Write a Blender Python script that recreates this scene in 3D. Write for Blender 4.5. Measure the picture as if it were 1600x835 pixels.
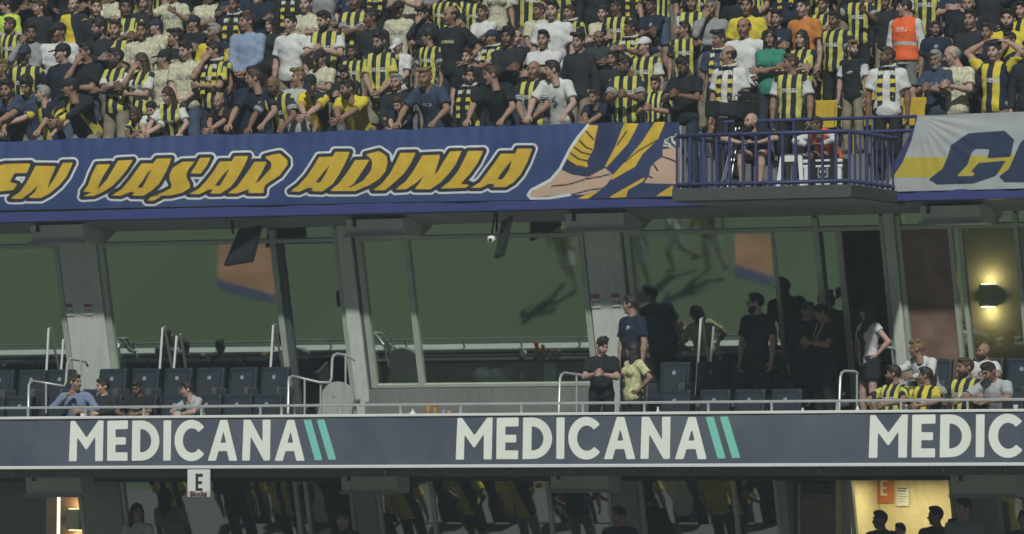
import bpy, bmesh, math, random
import numpy as np
from mathutils import Vector, Matrix
R = math.radians
for o in list(bpy.data.objects): bpy.data.objects.remove(o)
sc = bpy.context.scene
C = sc.collection
rng = random.Random(7)

# ---------------------------------------------------------------- camera, sky, light, exposure
AZ, DIST, FPX, HORIZON = R(25.0), 80.0, 9200.0, 800.0
PIT = math.atan((HORIZON - 417.5) / FPX)
FWD = Vector((-math.sin(AZ)*math.cos(PIT), math.cos(AZ)*math.cos(PIT), math.sin(PIT)))
RGT = Vector((math.cos(AZ), math.sin(AZ), 0))
UPV = RGT.cross(FWD)
P0 = Vector((0, 0, 11.6))
CAM = P0 - DIST * FWD
cd = bpy.data.cameras.new('camera'); cam = bpy.data.objects.new('camera', cd); C.objects.link(cam)
cd.sensor_width = 36; cd.lens = 36 * FPX / 1600; cd.clip_start = 1; cd.clip_end = 2000
cam.matrix_world = Matrix(((RGT.x, UPV.x, -FWD.x, CAM.x), (RGT.y, UPV.y, -FWD.y, CAM.y), (RGT.z, UPV.z, -FWD.z, CAM.z), (0, 0, 0, 1)))
sc.camera = cam

SUN_EL, SUN_AZ = R(45), R(20)          # the floodlights: high, in front of the stand
w = bpy.data.worlds.new('World'); sc.world = w; w.use_nodes = True
nt = w.node_tree; sky = nt.nodes.new('ShaderNodeTexSky'); sky.sky_type = 'NISHITA'; sky.sun_disc = False
sky.sun_elevation = SUN_EL; sky.sun_rotation = R(180) - SUN_AZ
bg = nt.nodes['Background']; bg.inputs['Strength'].default_value = 0.016
nt.links.new(sky.outputs[0], bg.inputs[0])
sl = bpy.data.lights.new('floodlight_sun', 'SUN'); sl.energy = 2.95; sl.angle = R(1.8); sl.color = (0.98, 1.0, 0.95)
so = bpy.data.objects.new('floodlight_sun', sl); C.objects.link(so)
sdir = Vector((math.sin(SUN_AZ)*math.cos(SUN_EL), -math.cos(SUN_AZ)*math.cos(SUN_EL), math.sin(SUN_EL)))
so.rotation_euler = sdir.to_track_quat('Z', 'Y').to_euler()
so.location = (0, -40, 60)
sc.view_settings.view_transform = 'Standard'; sc.view_settings.look = 'None'; sc.view_settings.exposure = 0.0; sc.view_settings.gamma = 1
sc.render.engine = 'CYCLES'
sc.cycles.filter_width = 1.5; sc.cycles.max_bounces = 6; sc.cycles.transparent_max_bounces = 12

# ---------------------------------------------------------------- helpers
def ray(px, py):
    return (FWD*FPX + RGT*(px-800) - UPV*(py-417.5)).normalized()
def at(px, py, Y):
    d = ray(px, py); t = (Y - CAM.y)/d.y
    return CAM + d*t
def proj(p):
    v = Vector(p) - CAM; z = v.dot(FWD)
    return 800 + FPX*v.dot(RGT)/z, 417.5 - FPX*v.dot(UPV)/z

def link(name, me, mat=None, parent=None, mw=None):
    o = bpy.data.objects.new(name, me); C.objects.link(o)
    if mat is not None:
        if len(me.materials) == 0: me.materials.append(None)
        o.material_slots[0].link = 'OBJECT'; o.material_slots[0].material = mat
    if parent is not None: o.parent = parent
    if mw is not None: o.matrix_basis = mw
    return o
def tag(o, label=None, cat=None, group=None, kind=None):
    if label: o['label'] = label
    if cat: o['category'] = cat
    if group: o['group'] = group
    if kind: o['kind'] = kind
    return o
def empty(name, loc, rz=0, label=None, cat=None, group=None):
    o = bpy.data.objects.new(name, None); C.objects.link(o); o.location = loc; o.rotation_euler = (0, 0, rz); o.empty_display_size = .1
    return tag(o, label, cat, group)

class MB:
    def __init__(s): s.v = []; s.f = []; s.sm = []
    def add(s, v, f, smooth=False):
        n = len(s.v); s.v += [tuple(p) for p in v]; s.f += [tuple(i+n for i in q) for q in f]; s.sm += [smooth]*len(f); return s
    def box(s, x0, x1, y0, y1, z0, z1, M=None):
        v = [Vector((x, y, z)) for z in (z0, z1) for y in (y0, y1) for x in (x0, x1)]
        if M is not None: v = [M @ p for p in v]
        return s.add(v, [(0,2,3,1),(4,5,7,6),(0,1,5,4),(2,6,7,3),(0,4,6,2),(1,3,7,5)])
    def rbox(s, x0, x1, y0, y1, z0, z1, b=.01, M=None):
        bm = bmesh.new(); bmesh.ops.create_cube(bm, size=1)
        for v in bm.verts:
            v.co = Vector(((x0+x1)/2+v.co.x*(x1-x0), (y0+y1)/2+v.co.y*(y1-y0), (z0+z1)/2+v.co.z*(z1-z0)))
        bmesh.ops.bevel(bm, geom=bm.edges[:], offset=b, segments=2, affect='EDGES', profile=.6)
        bm.verts.index_update()
        vs = [(M @ v.co if M is not None else v.co) for v in bm.verts]
        s.add(vs, [tuple(v.index for v in f.verts) for f in bm.faces]); bm.free(); return s
    def prism(s, poly, y0, y1, M=None):       # polygon in xz extruded along y
        n = len(poly); v = [Vector((x, y0, z)) for x, z in poly] + [Vector((x, y1, z)) for x, z in poly]
        if M is not None: v = [M @ p for p in v]
        return s.add(v, [tuple(range(n)), tuple(range(2*n-1, n-1, -1))] + [(i, i+n, (i+1) % n+n, (i+1) % n) for i in range(n)])
    def tube(s, pts, r, n=8, cap=True):
        pts = [Vector(p) for p in pts]; rs = r if isinstance(r, (list, tuple)) else [r]*len(pts)
        ring = []; up = None; vs = []
        for i, p in enumerate(pts):
            d = (pts[min(i+1, len(pts)-1)] - pts[max(i-1, 0)]).normalized()
            if up is None:
                up = Vector((0, 0, 1)) if abs(d.z) < .9 else Vector((1, 0, 0))
            a = d.cross(up).normalized(); b = a.cross(d).normalized(); up = b
            for k in range(n):
                t = 2*math.pi*k/n; vs.append(p + (a*math.cos(t) + b*math.sin(t))*rs[i])
        fs = [(i*n+k, i*n+(k+1) % n, (i+1)*n+(k+1) % n, (i+1)*n+k) for i in range(len(pts)-1) for k in range(n)]
        s.add(vs, fs, True)
        if cap: s.add([vs[k] for k in range(n)], [tuple(range(n))]); s.add([vs[-n+k] for k in range(n)], [tuple(range(n-1, -1, -1))])
        return s
    def lathe(s, prof, n=14, c=(0, 0, 0)):
        vs = [(c[0]+r*math.cos(2*math.pi*k/n), c[1]+r*math.sin(2*math.pi*k/n), c[2]+z) for r, z in prof for k in range(n)]
        return s.add(vs, [(i*n+k, i*n+(k+1) % n, (i+1)*n+(k+1) % n, (i+1)*n+k) for i in range(len(prof)-1) for k in range(n)], True)
    def mesh(s, name):
        me = bpy.data.meshes.new(name); me.from_pydata(s.v, [], s.f); me.polygons.foreach_set('use_smooth', s.sm); me.update()
        bm = bmesh.new(); bm.from_mesh(me); bmesh.ops.recalc_face_normals(bm, faces=bm.faces[:]); bm.to_mesh(me); bm.free()
        return me
    def build(s, name, mat, parent=None, mw=None):
        return link(name, s.mesh(name), mat, parent, mw)
def struct(name, mb, mat, parent=None):
    o = mb.build(name, mat, parent)
    if parent is None: o['kind'] = 'structure'
    return o

# ---------------------------------------------------------------- materials
class N:
    def __init__(s, name, rough=.7, spec=.3):
        s.m = bpy.data.materials.new(name); s.m.use_nodes = True; s.t = s.m.node_tree; s.b = s.t.nodes['Principled BSDF']
        s.b.inputs['Roughness'].default_value = rough; s.b.inputs['Specular IOR Level'].default_value = spec
    def n(s, typ, **k):
        q = s.t.nodes.new('ShaderNode'+typ)
        for a, v in k.items(): setattr(q, a, v)
        return q
    def put(s, sock, v):
        if hasattr(v, 'is_output') or hasattr(v, 'links'): s.t.links.new(v, sock)
        elif isinstance(v, (tuple, list)) and len(v) == 3 and sock.type == 'RGBA': sock.default_value = (*v, 1)
        else: sock.default_value = v
    def math(s, op, a, b=0, c=0):
        q = s.n('Math', operation=op); s.put(q.inputs[0], a); s.put(q.inputs[1], b); s.put(q.inputs[2], c); return q.outputs[0]
    def mix(s, f, a, b):
        q = s.n('Mix', data_type='RGBA'); s.put(q.inputs[0], f); s.put(q.inputs[6], a); s.put(q.inputs[7], b); return q.outputs[2]
    def attr(s, name): return s.n('Attribute', attribute_name=name)
    def coord(s, which='Object'): return s.n('TexCoord').outputs[which]
    def noise(s, scale, detail=4, vec=None, rough=.6):
        q = s.n('TexNoise'); q.inputs['Scale'].default_value = scale; q.inputs['Detail'].default_value = detail; q.inputs['Roughness'].default_value = rough
        s.put(q.inputs['Vector'], vec if vec is not None else s.coord()); return q.outputs[0]
    def ramp(s, f, lo, hi):
        q = s.n('MapRange'); s.put(q.inputs[0], f); q.inputs[1].default_value = lo; q.inputs[2].default_value = hi; return q.outputs[0]
    def sep(s, v):
        q = s.n('SeparateXYZ'); s.put(q.inputs[0], v); return q.outputs
    def bump(s, h, strength=.3, dist=.02):
        q = s.n('Bump'); q.inputs['Strength'].default_value = strength; q.inputs['Distance'].default_value = dist; s.put(q.inputs['Height'], h)
        s.t.links.new(q.outputs[0], s.b.inputs['Normal'])
    def col(s, c): s.put(s.b.inputs['Base Color'], c); return s
def plain(name, c, rough=.6, var=.12, scale=6, metal=0, bump=0, spec=.3):
    n = N(name, rough, spec); f = n.noise(scale, 5)
    lo = tuple(x*(1-var) for x in c); hi = tuple(min(1, x*(1+var)) for x in c)
    n.col(n.mix(n.ramp(f, .3, .7), lo, hi)); n.b.inputs['Metallic'].default_value = metal
    if bump: n.bump(n.noise(scale*6, 3), bump)
    return n.m
def streaky(name, c, dirt, rough=.75):
    n = N(name, rough); co = n.coord()
    mp = n.n('Mapping'); mp.inputs['Scale'].default_value = (5, 5, .5); n.put(mp.inputs[0], co)
    s1 = n.ramp(n.noise(3, 5, mp.outputs[0]), .45, .75); s2 = n.ramp(n.noise(1.3, 6), .4, .7)
    base = n.mix(s2, tuple(x*.88 for x in c), c)
    n.col(n.mix(n.math('MULTIPLY', s1, .5), base, dirt)); n.bump(n.noise(60, 3), .15)
    return n.m

M = {}
M['concrete'] = streaky('concrete', (.42, .43, .40), (.22, .22, .2))
M['pillar'] = streaky('pillar_paint', (.70, .74, .68), (.44, .46, .42))
M['block'] = streaky('beam_end_paint', (.72, .75, .69), (.55, .56, .52))
M['low_wall'] = streaky('low_wall_concrete', (.19, .195, .18), (.10, .10, .095))
M['soffit'] = streaky('soffit_paint', (.36, .385, .37), (.2, .21, .2))
M['step'] = streaky('step_concrete', (.2, .2, .2), (.1, .1, .1))
M['alu'] = plain('aluminium_frame', (.48, .52, .44), .45, .1, 3, metal=.2)
M['alu_dark'] = plain('dark_frame', (.09, .10, .11), .5)
M['rail'] = plain('galvanised_rail', (.62, .64, .63), .35, .12, 8, metal=.5)
M['blue_paint'] = plain('blue_paint', (.05, .06, .155), .45, .2, 4)
M['blue_beam'] = streaky('blue_beam_paint', (.055, .065, .23), (.06, .07, .14), .5)
M['dark_steel'] = plain('dark_steel', (.04, .045, .05), .6)
M['seat_navy'] = plain('box_seat_upholstery', (.016, .025, .036), .5, .25, 9)
M['seat_trim'] = plain('box_seat_trim', (.028, .038, .05), .45)
M['emblem'] = plain('emblem_thread', (.26, .3, .32), .6)
M['seat_blue'] = plain('seat_blue_plastic', (.02, .035, .12), .4)
M['seat_yellow'] = plain('seat_yellow_plastic', (.52, .38, .04), .4)
M['black'] = plain('black_plastic', (.025, .027, .03), .4)
M['grey'] = plain('grey_plastic', (.25, .26, .26), .5)
M['white'] = plain('white_plastic', (.75, .76, .74), .45, .05)
M['silver'] = plain('silver_metal', (.85, .85, .85), .35, .05, 8, metal=.1)
M['screen'] = plain('screen_glass', (.03, .032, .036), .18, .1, spec=.5)
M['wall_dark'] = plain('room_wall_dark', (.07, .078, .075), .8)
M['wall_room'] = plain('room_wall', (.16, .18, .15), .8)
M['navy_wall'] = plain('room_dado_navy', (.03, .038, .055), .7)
M['wood'] = plain('door_wood', (.24, .15, .11), .55, .35, 3)
M['cream'] = plain('cream_wall', (.72, .62, .38), .8, .06)
M['red_print'] = plain('red_print', (.36, .12, .10), .6)
M['orange_print'] = plain('orange_print', (.55, .16, .05), .6)
M['mat'] = plain('mat_print', (.42, .2, .1), .7, .3, 1)
M['black_print'] = plain('black_print', (.03, .03, .03), .6)
M['grass'] = None
n = N('grass', .9, .1)
gx = n.sep(n.coord())
band = n.math('GREATER_THAN', n.math('FRACT', n.math('DIVIDE', gx[0], 11.0)), .5)
n.col(n.mix(n.ramp(n.noise(3, 6), .3, .7), n.mix(band, (.105, .14, .078), (.115, .152, .085)), n.mix(band, (.12, .16, .092), (.132, .17, .096)))); n.bump(n.noise(40, 3), .4)
M['grass'] = n.m
def glass(name, refl, tint):
    m = bpy.data.materials.new(name); m.use_nodes = True; t = m.node_tree; t.nodes.remove(t.nodes['Principled BSDF'])
    out = t.nodes['Material Output']; tr = t.nodes.new('ShaderNodeBsdfTransparent'); gl = t.nodes.new('ShaderNodeBsdfGlossy'); mx = t.nodes.new('ShaderNodeMixShader')
    tr.inputs[0].default_value = (*tint, 1); gl.inputs['Roughness'].default_value = .02; gl.inputs['Color'].default_value = (.86, .95, .88, 1)
    nz = t.nodes.new('ShaderNodeTexNoise'); nz.inputs['Scale'].default_value = 1.1; bp = t.nodes.new('ShaderNodeBump'); bp.inputs['Strength'].default_value = .02; bp.inputs['Distance'].default_value = .02
    tc = t.nodes.new('ShaderNodeTexCoord'); t.links.new(tc.outputs['Object'], nz.inputs['Vector']); t.links.new(nz.outputs[0], bp.inputs['Height']); t.links.new(bp.outputs[0], gl.inputs['Normal'])
    mx.inputs[0].default_value = refl
    t.links.new(tr.outputs[0], mx.inputs[1]); t.links.new(gl.outputs[0], mx.inputs[2]); t.links.new(mx.outputs[0], out.inputs[0])
    return m
M['glass'] = glass('solar_glass', .5, (.85, .9, .85))
M['glass_low'] = glass('lower_glass', .45, (.6, .66, .62))
M['glass_clear'] = glass('clear_glass', .08, (.86, .9, .86))
def glow(name, c, s):
    n = N(name); n.col((.8, .7, .5)); n.b.inputs['Emission Color'].default_value = (*c, 1); n.b.inputs['Emission Strength'].default_value = s; return n.m
M['lamp'] = glow('lamp_glow', (1, .82, .5), 6)
M['tube'] = glow('tube_glow', (1, .9, .7), 4)

# distance to polygons (for printed lettering)
def poly_sd(P, poly):
    poly = np.asarray(poly, float); d = np.full(len(P), 1e9); ins = np.zeros(len(P), bool); n = len(poly)
    for i in range(n):
        a = poly[i]; b = poly[(i+1) % n]; e = b-a; wv = P-a
        t = np.clip((wv@e)/max(e@e, 1e-9), 0, 1); q = wv - t[:, None]*e
        d = np.minimum(d, np.sqrt((q**2).sum(1)))
        cnd = (a[1] > P[:, 1]) != (b[1] > P[:, 1])
        if abs(e[1]) > 1e-9: ins ^= cnd & (P[:, 0] < e[0]*(P[:, 1]-a[1])/e[1] + a[0])
    return np.where(ins, -d, d)
def line_sd(P, pts):
    d = np.full(len(P), 1e9); pts = np.asarray(pts, float)
    for a, b in zip(pts[:-1], pts[1:]):
        e = b-a; wv = P-a; t = np.clip((wv@e)/max(e@e, 1e-9), 0, 1); q = wv-t[:, None]*e; d = np.minimum(d, np.sqrt((q**2).sum(1)))
    return d
def union_sd(P, polys, holes=()):
    d = np.full(len(P), 1e9)
    for p in polys: d = np.minimum(d, poly_sd(P, p))
    for h in holes: d = np.maximum(d, -poly_sd(P, h))
    return d
def grid_mesh(name, pos, nu, nv, attrs):
    """pos: (nu*nv,3) with v fastest"""
    me = bpy.data.meshes.new(name)
    i = np.arange((nu-1)*(nv-1)); u = i//(nv-1); v = i % (nv-1); a = u*nv+v
    f = np.stack([a, a+1, a+nv+1, a+nv], 1)
    me.from_pydata([tuple(p) for p in pos], [], [tuple(int(k) for k in q) for q in f])
    for k, val in attrs.items():
        at_ = me.attributes.new(k, 'FLOAT', 'POINT'); at_.data.foreach_set('value', np.asarray(val, np.float32))
    me.polygons.foreach_set('use_smooth', [True]*len(f)); me.update()
    return me

# ---------------------------------------------------------------- grandstand
ZF1 = at(800, 646, 0).z; ZF0 = at(800, 729.5, 0).z          # advertising fascia
FL1, FL2 = ZF1-.60, ZF1-.20                                  # two terrace rows of the boxes
YB = .5                                                     # hanging banner / upper tier edge
ZBEAM0 = at(800, 329, YB).z; ZBEAM1 = at(800, 313, YB).z
ZRAIL = at(800, 197, YB).z
XL, XR = at(-800, 400, 1).x, at(2400, 400, 1).x
LEAN = R(14.5); KL = math.tan(LEAN)
ZT = at(800, 350, 1.5).z
def gmat(zt, y=1.5):
    c, s = math.cos(LEAN), math.sin(LEAN)
    return Matrix(((1, 0, 0, 0), (0, c, -s, y), (0, s, c, zt), (0, 0, 0, 1)))
GM = gmat(ZT)
def gl(px, py, zt=None, y=1.5):
    zt = ZT if zt is None else zt
    d = ray(px, py); t = (y + KL*(zt-CAM.z) - CAM.y)/(d.y + KL*d.z); p = CAM + d*t
    return p.x, (p.z-zt)/math.cos(LEAN)
def gx(px): return gl(px, 460)[0]

stand = empty('grandstand', (0, 2, 0), 0, 'concrete two-level grandstand with glazed boxes under a steep upper tier', 'grandstand')
SO = Matrix.Translation((0, -2, 0))
def sp(name, mb, mat, parent=None):
    o = mb.build(name, mat, parent or stand)
    if parent is None: o.matrix_basis = SO
    return o
# pitch and surroundings
ZP = -10.0
g = MB().add([(-130, -112, ZP), (130, -112, ZP), (130, 14, ZP), (-130, 14, ZP)], [(0, 1, 2, 3)])
struct('pitch', g, M['grass'])
lt = MB()
for k in range(34):
    y1 = -.25-.8*k; z1 = ZF0-2.3-.42*k
    lt.box(XL-6, XR+6, y1-.8, y1, z1-.42, z1)
sp('lower_tier_steps', lt, M['step'])
# underside of the upper tier, edge beam
sp('edge_beam', MB().rbox(XL, XR, YB-.02, YB+.3, ZBEAM0, ZBEAM1, .012), M['blue_beam'])
zs1 = ZT+.02
sp('soffit', MB().add([(XL, YB+.28, ZBEAM0+.06), (XR, YB+.28, ZBEAM0+.06), (XR, .95, ZBEAM0+.01), (XL, .95, ZBEAM0+.01), (XR, 1.62, zs1-.03), (XL, 1.62, zs1-.03),
   (XR, 1.7, ZBEAM0+.4), (XL, 1.7, ZBEAM0+.4)], [(0, 1, 2, 3), (3, 2, 4, 5), (5, 4, 6, 7)]), M['soffit'])
sp('front_wall', MB().box(XL, at(1062, 260, YB).x, YB+.06, YB+.22, ZBEAM1, ZRAIL-.06), M['concrete'])
sp('front_wall', MB().box(at(1440, 260, YB).x, XR, YB+.06, YB+.22, ZBEAM1, ZRAIL-.06), M['concrete'])
# upper tier rows
NROW, RISE, TREAD = 8, .42, .8
Y0R = YB+.28; F0 = ZRAIL-.86
def row_floor(k): return F0 + RISE*k
def row_y(k): return Y0R + .42 + TREAD*k
for k in range(NROW):
    sp('terrace_step', MB().box(XL, XR, Y0R+TREAD*k, Y0R+TREAD*(k+1) + (.6 if k == NROW-1 else 0), F0-(.5 if k else .26)+RISE*k, row_floor(k)), M['step'])
sp('rear_wall', MB().box(XL, XR, Y0R+TREAD*NROW+.6, Y0R+TREAD*NROW+.8, F0, F0+RISE*NROW+4), M['wall_dark'])
# roof high over the upper tier (out of the frame), added to dim the crowd
sp('shade_roof', MB().box(XL-30, XR+30, -3.0, Y0R+TREAD*NROW+3, ZRAIL+11.0, ZRAIL+11.3), M['wall_dark'])
# box terrace
sp('terrace_floor', MB().box(XL, XR, .12, 1.0, FL1-.25, FL1), M['step'])
sp('terrace_floor', MB().box(XL, XR, 1.0, 6.4, FL2-.3, FL2), M['step'])
sp('parapet', MB().box(XL, XR, .03, .12, ZF0+.02, ZF1-.03), M['concrete'])
sp('parapet_ledge', MB().rbox(XL, XR, .121, .36, ZF1-.10, ZF1-.055, .006), M['wall_dark'])
# pillars leaning with the glazing, a beam end over each
def leanbox(mb, x0, x1, y0, y1, z0, z1, m=GM): return mb.box(x0, x1, y0, y1, z0, z1, m)
ZB_ = -2.75
def pillar(a, b, m=GM, zb=ZB_):
    return sp('pillar', MB().rbox(a, b, -.09, .4, zb, .05, .012, m), M['pillar'])
for a, b in ((105, 163), (541, 562), (926, 982), (1394, 1410)):
    pillar(gx(a), gx(b))
def beam_end(x0, x1, y0, y1, yd, depth):
    p = at(x0, (y0+y1)/2, yd); q = at(x1, (y0+y1)/2, yd); zt = at((x0+x1)/2, y0, yd).z; zb = at((x0+x1)/2, y1, yd).z
    m = MB().add([(p.x, yd, zb), (q.x, yd, zb), (q.x, yd-.06, zt), (p.x, yd-.06, zt), (p.x, yd+depth, zb), (q.x, yd+depth, zb), (q.x, yd+depth, zt+.1), (p.x, yd+depth, zt+.1)],
        [(0, 1, 2, 3), (4, 7, 6, 5), (0, 4, 5, 1), (2, 6, 7, 3), (0, 3, 7, 4), (1, 5, 6, 2)])
    b = sp('beam_end', m, M['block'])
    mb = MB().box((p.x+q.x)/2-.02-.3, (p.x+q.x)/2+.02-.3, yd-.08, yd-.01, zt-.1, zt+.02); mb.build('bracket', M['dark_steel'], b)
    mb = MB().rbox(p.x-.02, q.x+.02, yd-.075, yd-.03, zb-.012, zb+.03, .006); mb.build('flange', M['soffit'], b)
for x0, x1, y0, y1 in ((50, 132, 352, 380), (543, 631, 343, 369), (886, 976, 334, 361), (1440, 1532, 322, 349)):
    beam_end(x0, x1, y0, y1, .95, .7)
# rooms behind the glass
for a, b in ((100, 170), (540, 563), (924, 986), (1393, 1411)):
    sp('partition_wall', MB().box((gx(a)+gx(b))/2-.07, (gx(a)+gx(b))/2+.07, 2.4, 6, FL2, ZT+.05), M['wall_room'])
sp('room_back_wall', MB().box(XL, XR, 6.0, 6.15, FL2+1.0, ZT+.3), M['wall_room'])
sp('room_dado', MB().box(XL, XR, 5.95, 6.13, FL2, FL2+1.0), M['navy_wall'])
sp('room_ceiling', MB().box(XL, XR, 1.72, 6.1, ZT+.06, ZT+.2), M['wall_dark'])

# glazed fronts: one thing for each bay
def bay(label, parts, x0, x1, loc):
    p = GM @ Vector(((gx(x0)+gx(x1))/2, 0, ZB_)); e = empty('glazed_front', p, 0, label, 'window', 'glazed fronts of the middle boxes')
    IM = Matrix.Translation(-p)
    def bar(name, xa, xb, za, zb, mat=M['alu'], d0=-.05, d1=.05, par=None):
        o = MB().rbox(xa, xb, d0, d1, za, zb, .006, GM).build(name, mat, par or e)
        if par is None: o.matrix_basis = IM
        return o
    def pane(xa, xb, za, zb, mat=M['glass'], d=0.0, name='pane'):
        o = MB().box(xa, xb, d-.006, d+.006, za, zb, GM).build(name, mat, e); o.matrix_basis = IM; return o
    return e, bar, pane
ZTR0 = gl(800, 371.5)[1]; ZTR1 = gl(800, 365)[1]; ZSILL = gl(740, 604)[1]
def full(e_bar_pane, xs, zb, mullw=.042, doors=()):
    e, bar, pane = e_bar_pane
    for i, x in enumerate(xs): bar('mullion', x-mullw, x+mullw, zb, 0)
    for a, b in zip(xs[:-1], xs[1:]):
        bar('transom', a+mullw, b-mullw, ZTR0, ZTR1, d0=-.045, d1=.045)
        pane(a+mullw-.005, b-mullw+.005, ZTR1-.005, .02)
        pane(a+mullw-.005, b-mullw+.005, zb+.03, ZTR0+.005)
        bar('sill', a+mullw, b-mullw, zb, zb+.05, d0=-.05, d1=.06)
B1 = bay('glazed box front by the leaning pillar, beyond the short two-seat row', 0, -800, 98, 0)
full(B1, [gx(-800), gx(-330), gx(98)], ZB_+.02)
B2 = bay('glazed box front reflecting an orange panel, wide pane beside a narrow glass door', 0, 168, 537, 0)
full(B2, [gx(168), gx(437)], ZB_+.02)
e, bar, pane = B2
bar('mullion', gx(536)-.035, gx(536)+.03, ZB_+.02, 0)
bar('transom', gx(437)+.035, gx(536)-.035, ZTR0, ZTR1); pane(gx(437)+.03, gx(536)-.03, ZTR1-.005, .02)
bar('door_frame', gx(441), gx(450), ZB_+.02, ZTR0-.005, M['alu_dark'], -.02, .06)
pane(gx(449), gx(533), ZB_+.03, ZTR0-.03, M['glass'], .03, 'glass_door'); bar('door_handle', gx(527)-.012, gx(527)+.012, gl(520, 480)[1], gl(520, 455)[1], M['alu_dark'], -.03, .02)
B3 = bay('wide glazed box front over a low concrete wall, with no seats before it', 0, 566, 918, 0)
full(B3, [gx(571), gx(645), gx(918)], ZSILL)
e, bar, pane = B3
bar('jamb', gx(563)-.005, gx(567), ZSILL-.02, 0, M['alu_dark'])
B4 = bay('glazed box front with an open dark doorway beside a slim door leaf', 0, 990, 1392, 0)
full(B4, [gx(990), gx(1285)], ZB_+.02)
e, bar, pane = B4
bar('glazing_bar', gx(1214), gx(1219), ZB_+.08, ZTR0-.01, d0=-.03, d1=.03)
bar('mullion', gx(1389)-.03, gx(1389)+.03, ZB_+.02, 0)
bar('transom', gx(1285)+.035, gx(1389)-.03, ZTR0, ZTR1); pane(gx(1285)+.03, gx(1389)-.03, ZTR1-.005, .02)
pane(gx(1292), gx(1314), ZB_+.05, ZTR0-.02, M['glass'], .03, 'door_leaf'); bar('door_stile', gx(1314), gx(1322), ZB_+.03, ZTR0-.01, d0=0, d1=.06); bar('door_stile', gx(1287), gx(1293), ZB_+.03, ZTR0-.01, M['alu_dark'], 0, .06)
bar('door_handle', gx(1309)-.015, gx(1309)+.015, gl(1309, 466)[1], gl(1309, 450)[1], M['black'], -.04, .0)
B5 = bay('glazed box front with a dark timber door and a lit wall lamp inside', 0, 1410, 1860, 0)
e, bar, pane = B5
for x in (1415, 1495, 1510, 1598, 1900, 2400): bar('mullion', gx(x)-.03, gx(x)+.03, ZB_+.02, 0)
for a, b in ((1415, 1495), (1495, 1510), (1510, 1598), (1598, 1900), (1900, 2400)):
    bar('transom', gx(a)+.03, gx(b)-.03, ZTR0, ZTR1); pane(gx(a)+.025, gx(b)-.025, ZTR1-.005, .02)
    if a == 1415:
        bar('timber_door', gx(a)+.03, gx(b)-.03, ZB_+.03, ZTR0-.005, M['wood'], .0, .05)
    else: pane(gx(a)+.025, gx(b)-.025, ZB_+.03, ZTR0+.005, M['glass_clear'] if a != 1495 else M['glass'])
# low wall below bay 3
p = GM @ Vector((0, 0, ZSILL))
sp('low_wall', MB().box(gx(556), gx(924), p.y-.04, p.y+.2, FL1-.1, p.z-.012), M['low_wall'])
# concrete return wall under the glazing of the other bays
pz = GM @ Vector((0, 0, ZB_+.02))

# ---------------------------------------------------------------- lower boxes
ZT2 = at(800, 741, 1.5).z; GM2 = gmat(ZT2)
def g2(px, py=790): return gl(px, py, ZT2)[0]
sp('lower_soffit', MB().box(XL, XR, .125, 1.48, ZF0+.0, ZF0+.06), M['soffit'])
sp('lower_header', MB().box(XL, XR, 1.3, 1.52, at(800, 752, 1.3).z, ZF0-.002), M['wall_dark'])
for a, b in ((132, 192), (556, 590), (960, 1000), (1220, 1232), (1492, 1560)):
    sp('pillar', MB().rbox(g2(a), g2(b), -.05, .4, -2.2, -.03, .012, GM2), M['soffit'])
for x0, x1, y0, y1 in ((42, 128, 741, 776), (535, 621, 740, 771), (862, 952, 738, 769), (1487, 1588, 741, 777)):
    beam_end(x0, x1, y0, y1, .9, .38)
def lowbay(label, xs, mats):
    p = GM2 @ Vector(((g2(xs[0])+g2(xs[-1]))/2, 0, -2.2)); e = empty('lower_glazed_front', p, 0, label, 'window', 'glazed fronts of the lower boxes'); IM = Matrix.Translation(-p)
    for x in xs: o = MB().rbox(g2(x)-.03, g2(x)+.03, -.04, .05, -2.2, -.02, .005, GM2).build('mullion', M['alu'] if x not in (1330,) else M['soffit'], e); o.matrix_basis = IM
    for a, b, m in zip(xs[:-1], xs[1:], mats): o = MB().box(g2(a)+.025, g2(b)-.025, -.006, .006, -2.2, -.03, GM2).build('pane', m, e); o.matrix_basis = IM
G, GC = M['glass_low'], M['glass_clear']
lowbay('lower glazed box front with warm tube light, below the left end of the lettering', [-800, -330, 128], [GC, GC])
lowbay('lower glazed box front behind the hanging block sign', [196, 466, 482, 552], [G, G, GC])
lowbay('lower glazed box front with yellow shirts mirrored in it', [594, 678, 860, 955], [G, G, G])
lowbay('lower glazed box front next to the lit cream room', [1004, 1150, 1216], [G, G])
lowbay('lower glazed box front of the lit cream room', [1332, 1490], [GC])
lowbay('lower glazed box front past the lit cream room', [1562, 1900, 2400], [G, G])
zf3 = ZF0-2.3
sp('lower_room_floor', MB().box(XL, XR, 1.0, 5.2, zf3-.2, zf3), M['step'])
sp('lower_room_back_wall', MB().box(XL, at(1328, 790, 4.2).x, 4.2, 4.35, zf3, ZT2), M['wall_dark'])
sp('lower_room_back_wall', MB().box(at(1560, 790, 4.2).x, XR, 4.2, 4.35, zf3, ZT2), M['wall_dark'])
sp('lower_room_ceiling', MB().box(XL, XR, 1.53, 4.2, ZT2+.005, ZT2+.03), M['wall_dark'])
xa, xb = g2(1300), g2(1565)
sp('cream_room_wall', MB().box(xa+.06, xb+1.2, 3.2, 3.3, zf3, ZT2), M['cream'])
sp('cream_room_side', MB().box(xa, xa+.05, 1.75, 3.3, zf3, ZT2), M['cream'])
sp('cream_room_side', MB().box(xb+.2, xb+.25, 1.75, 3.19, zf3, ZT2), M['cream'])
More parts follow.
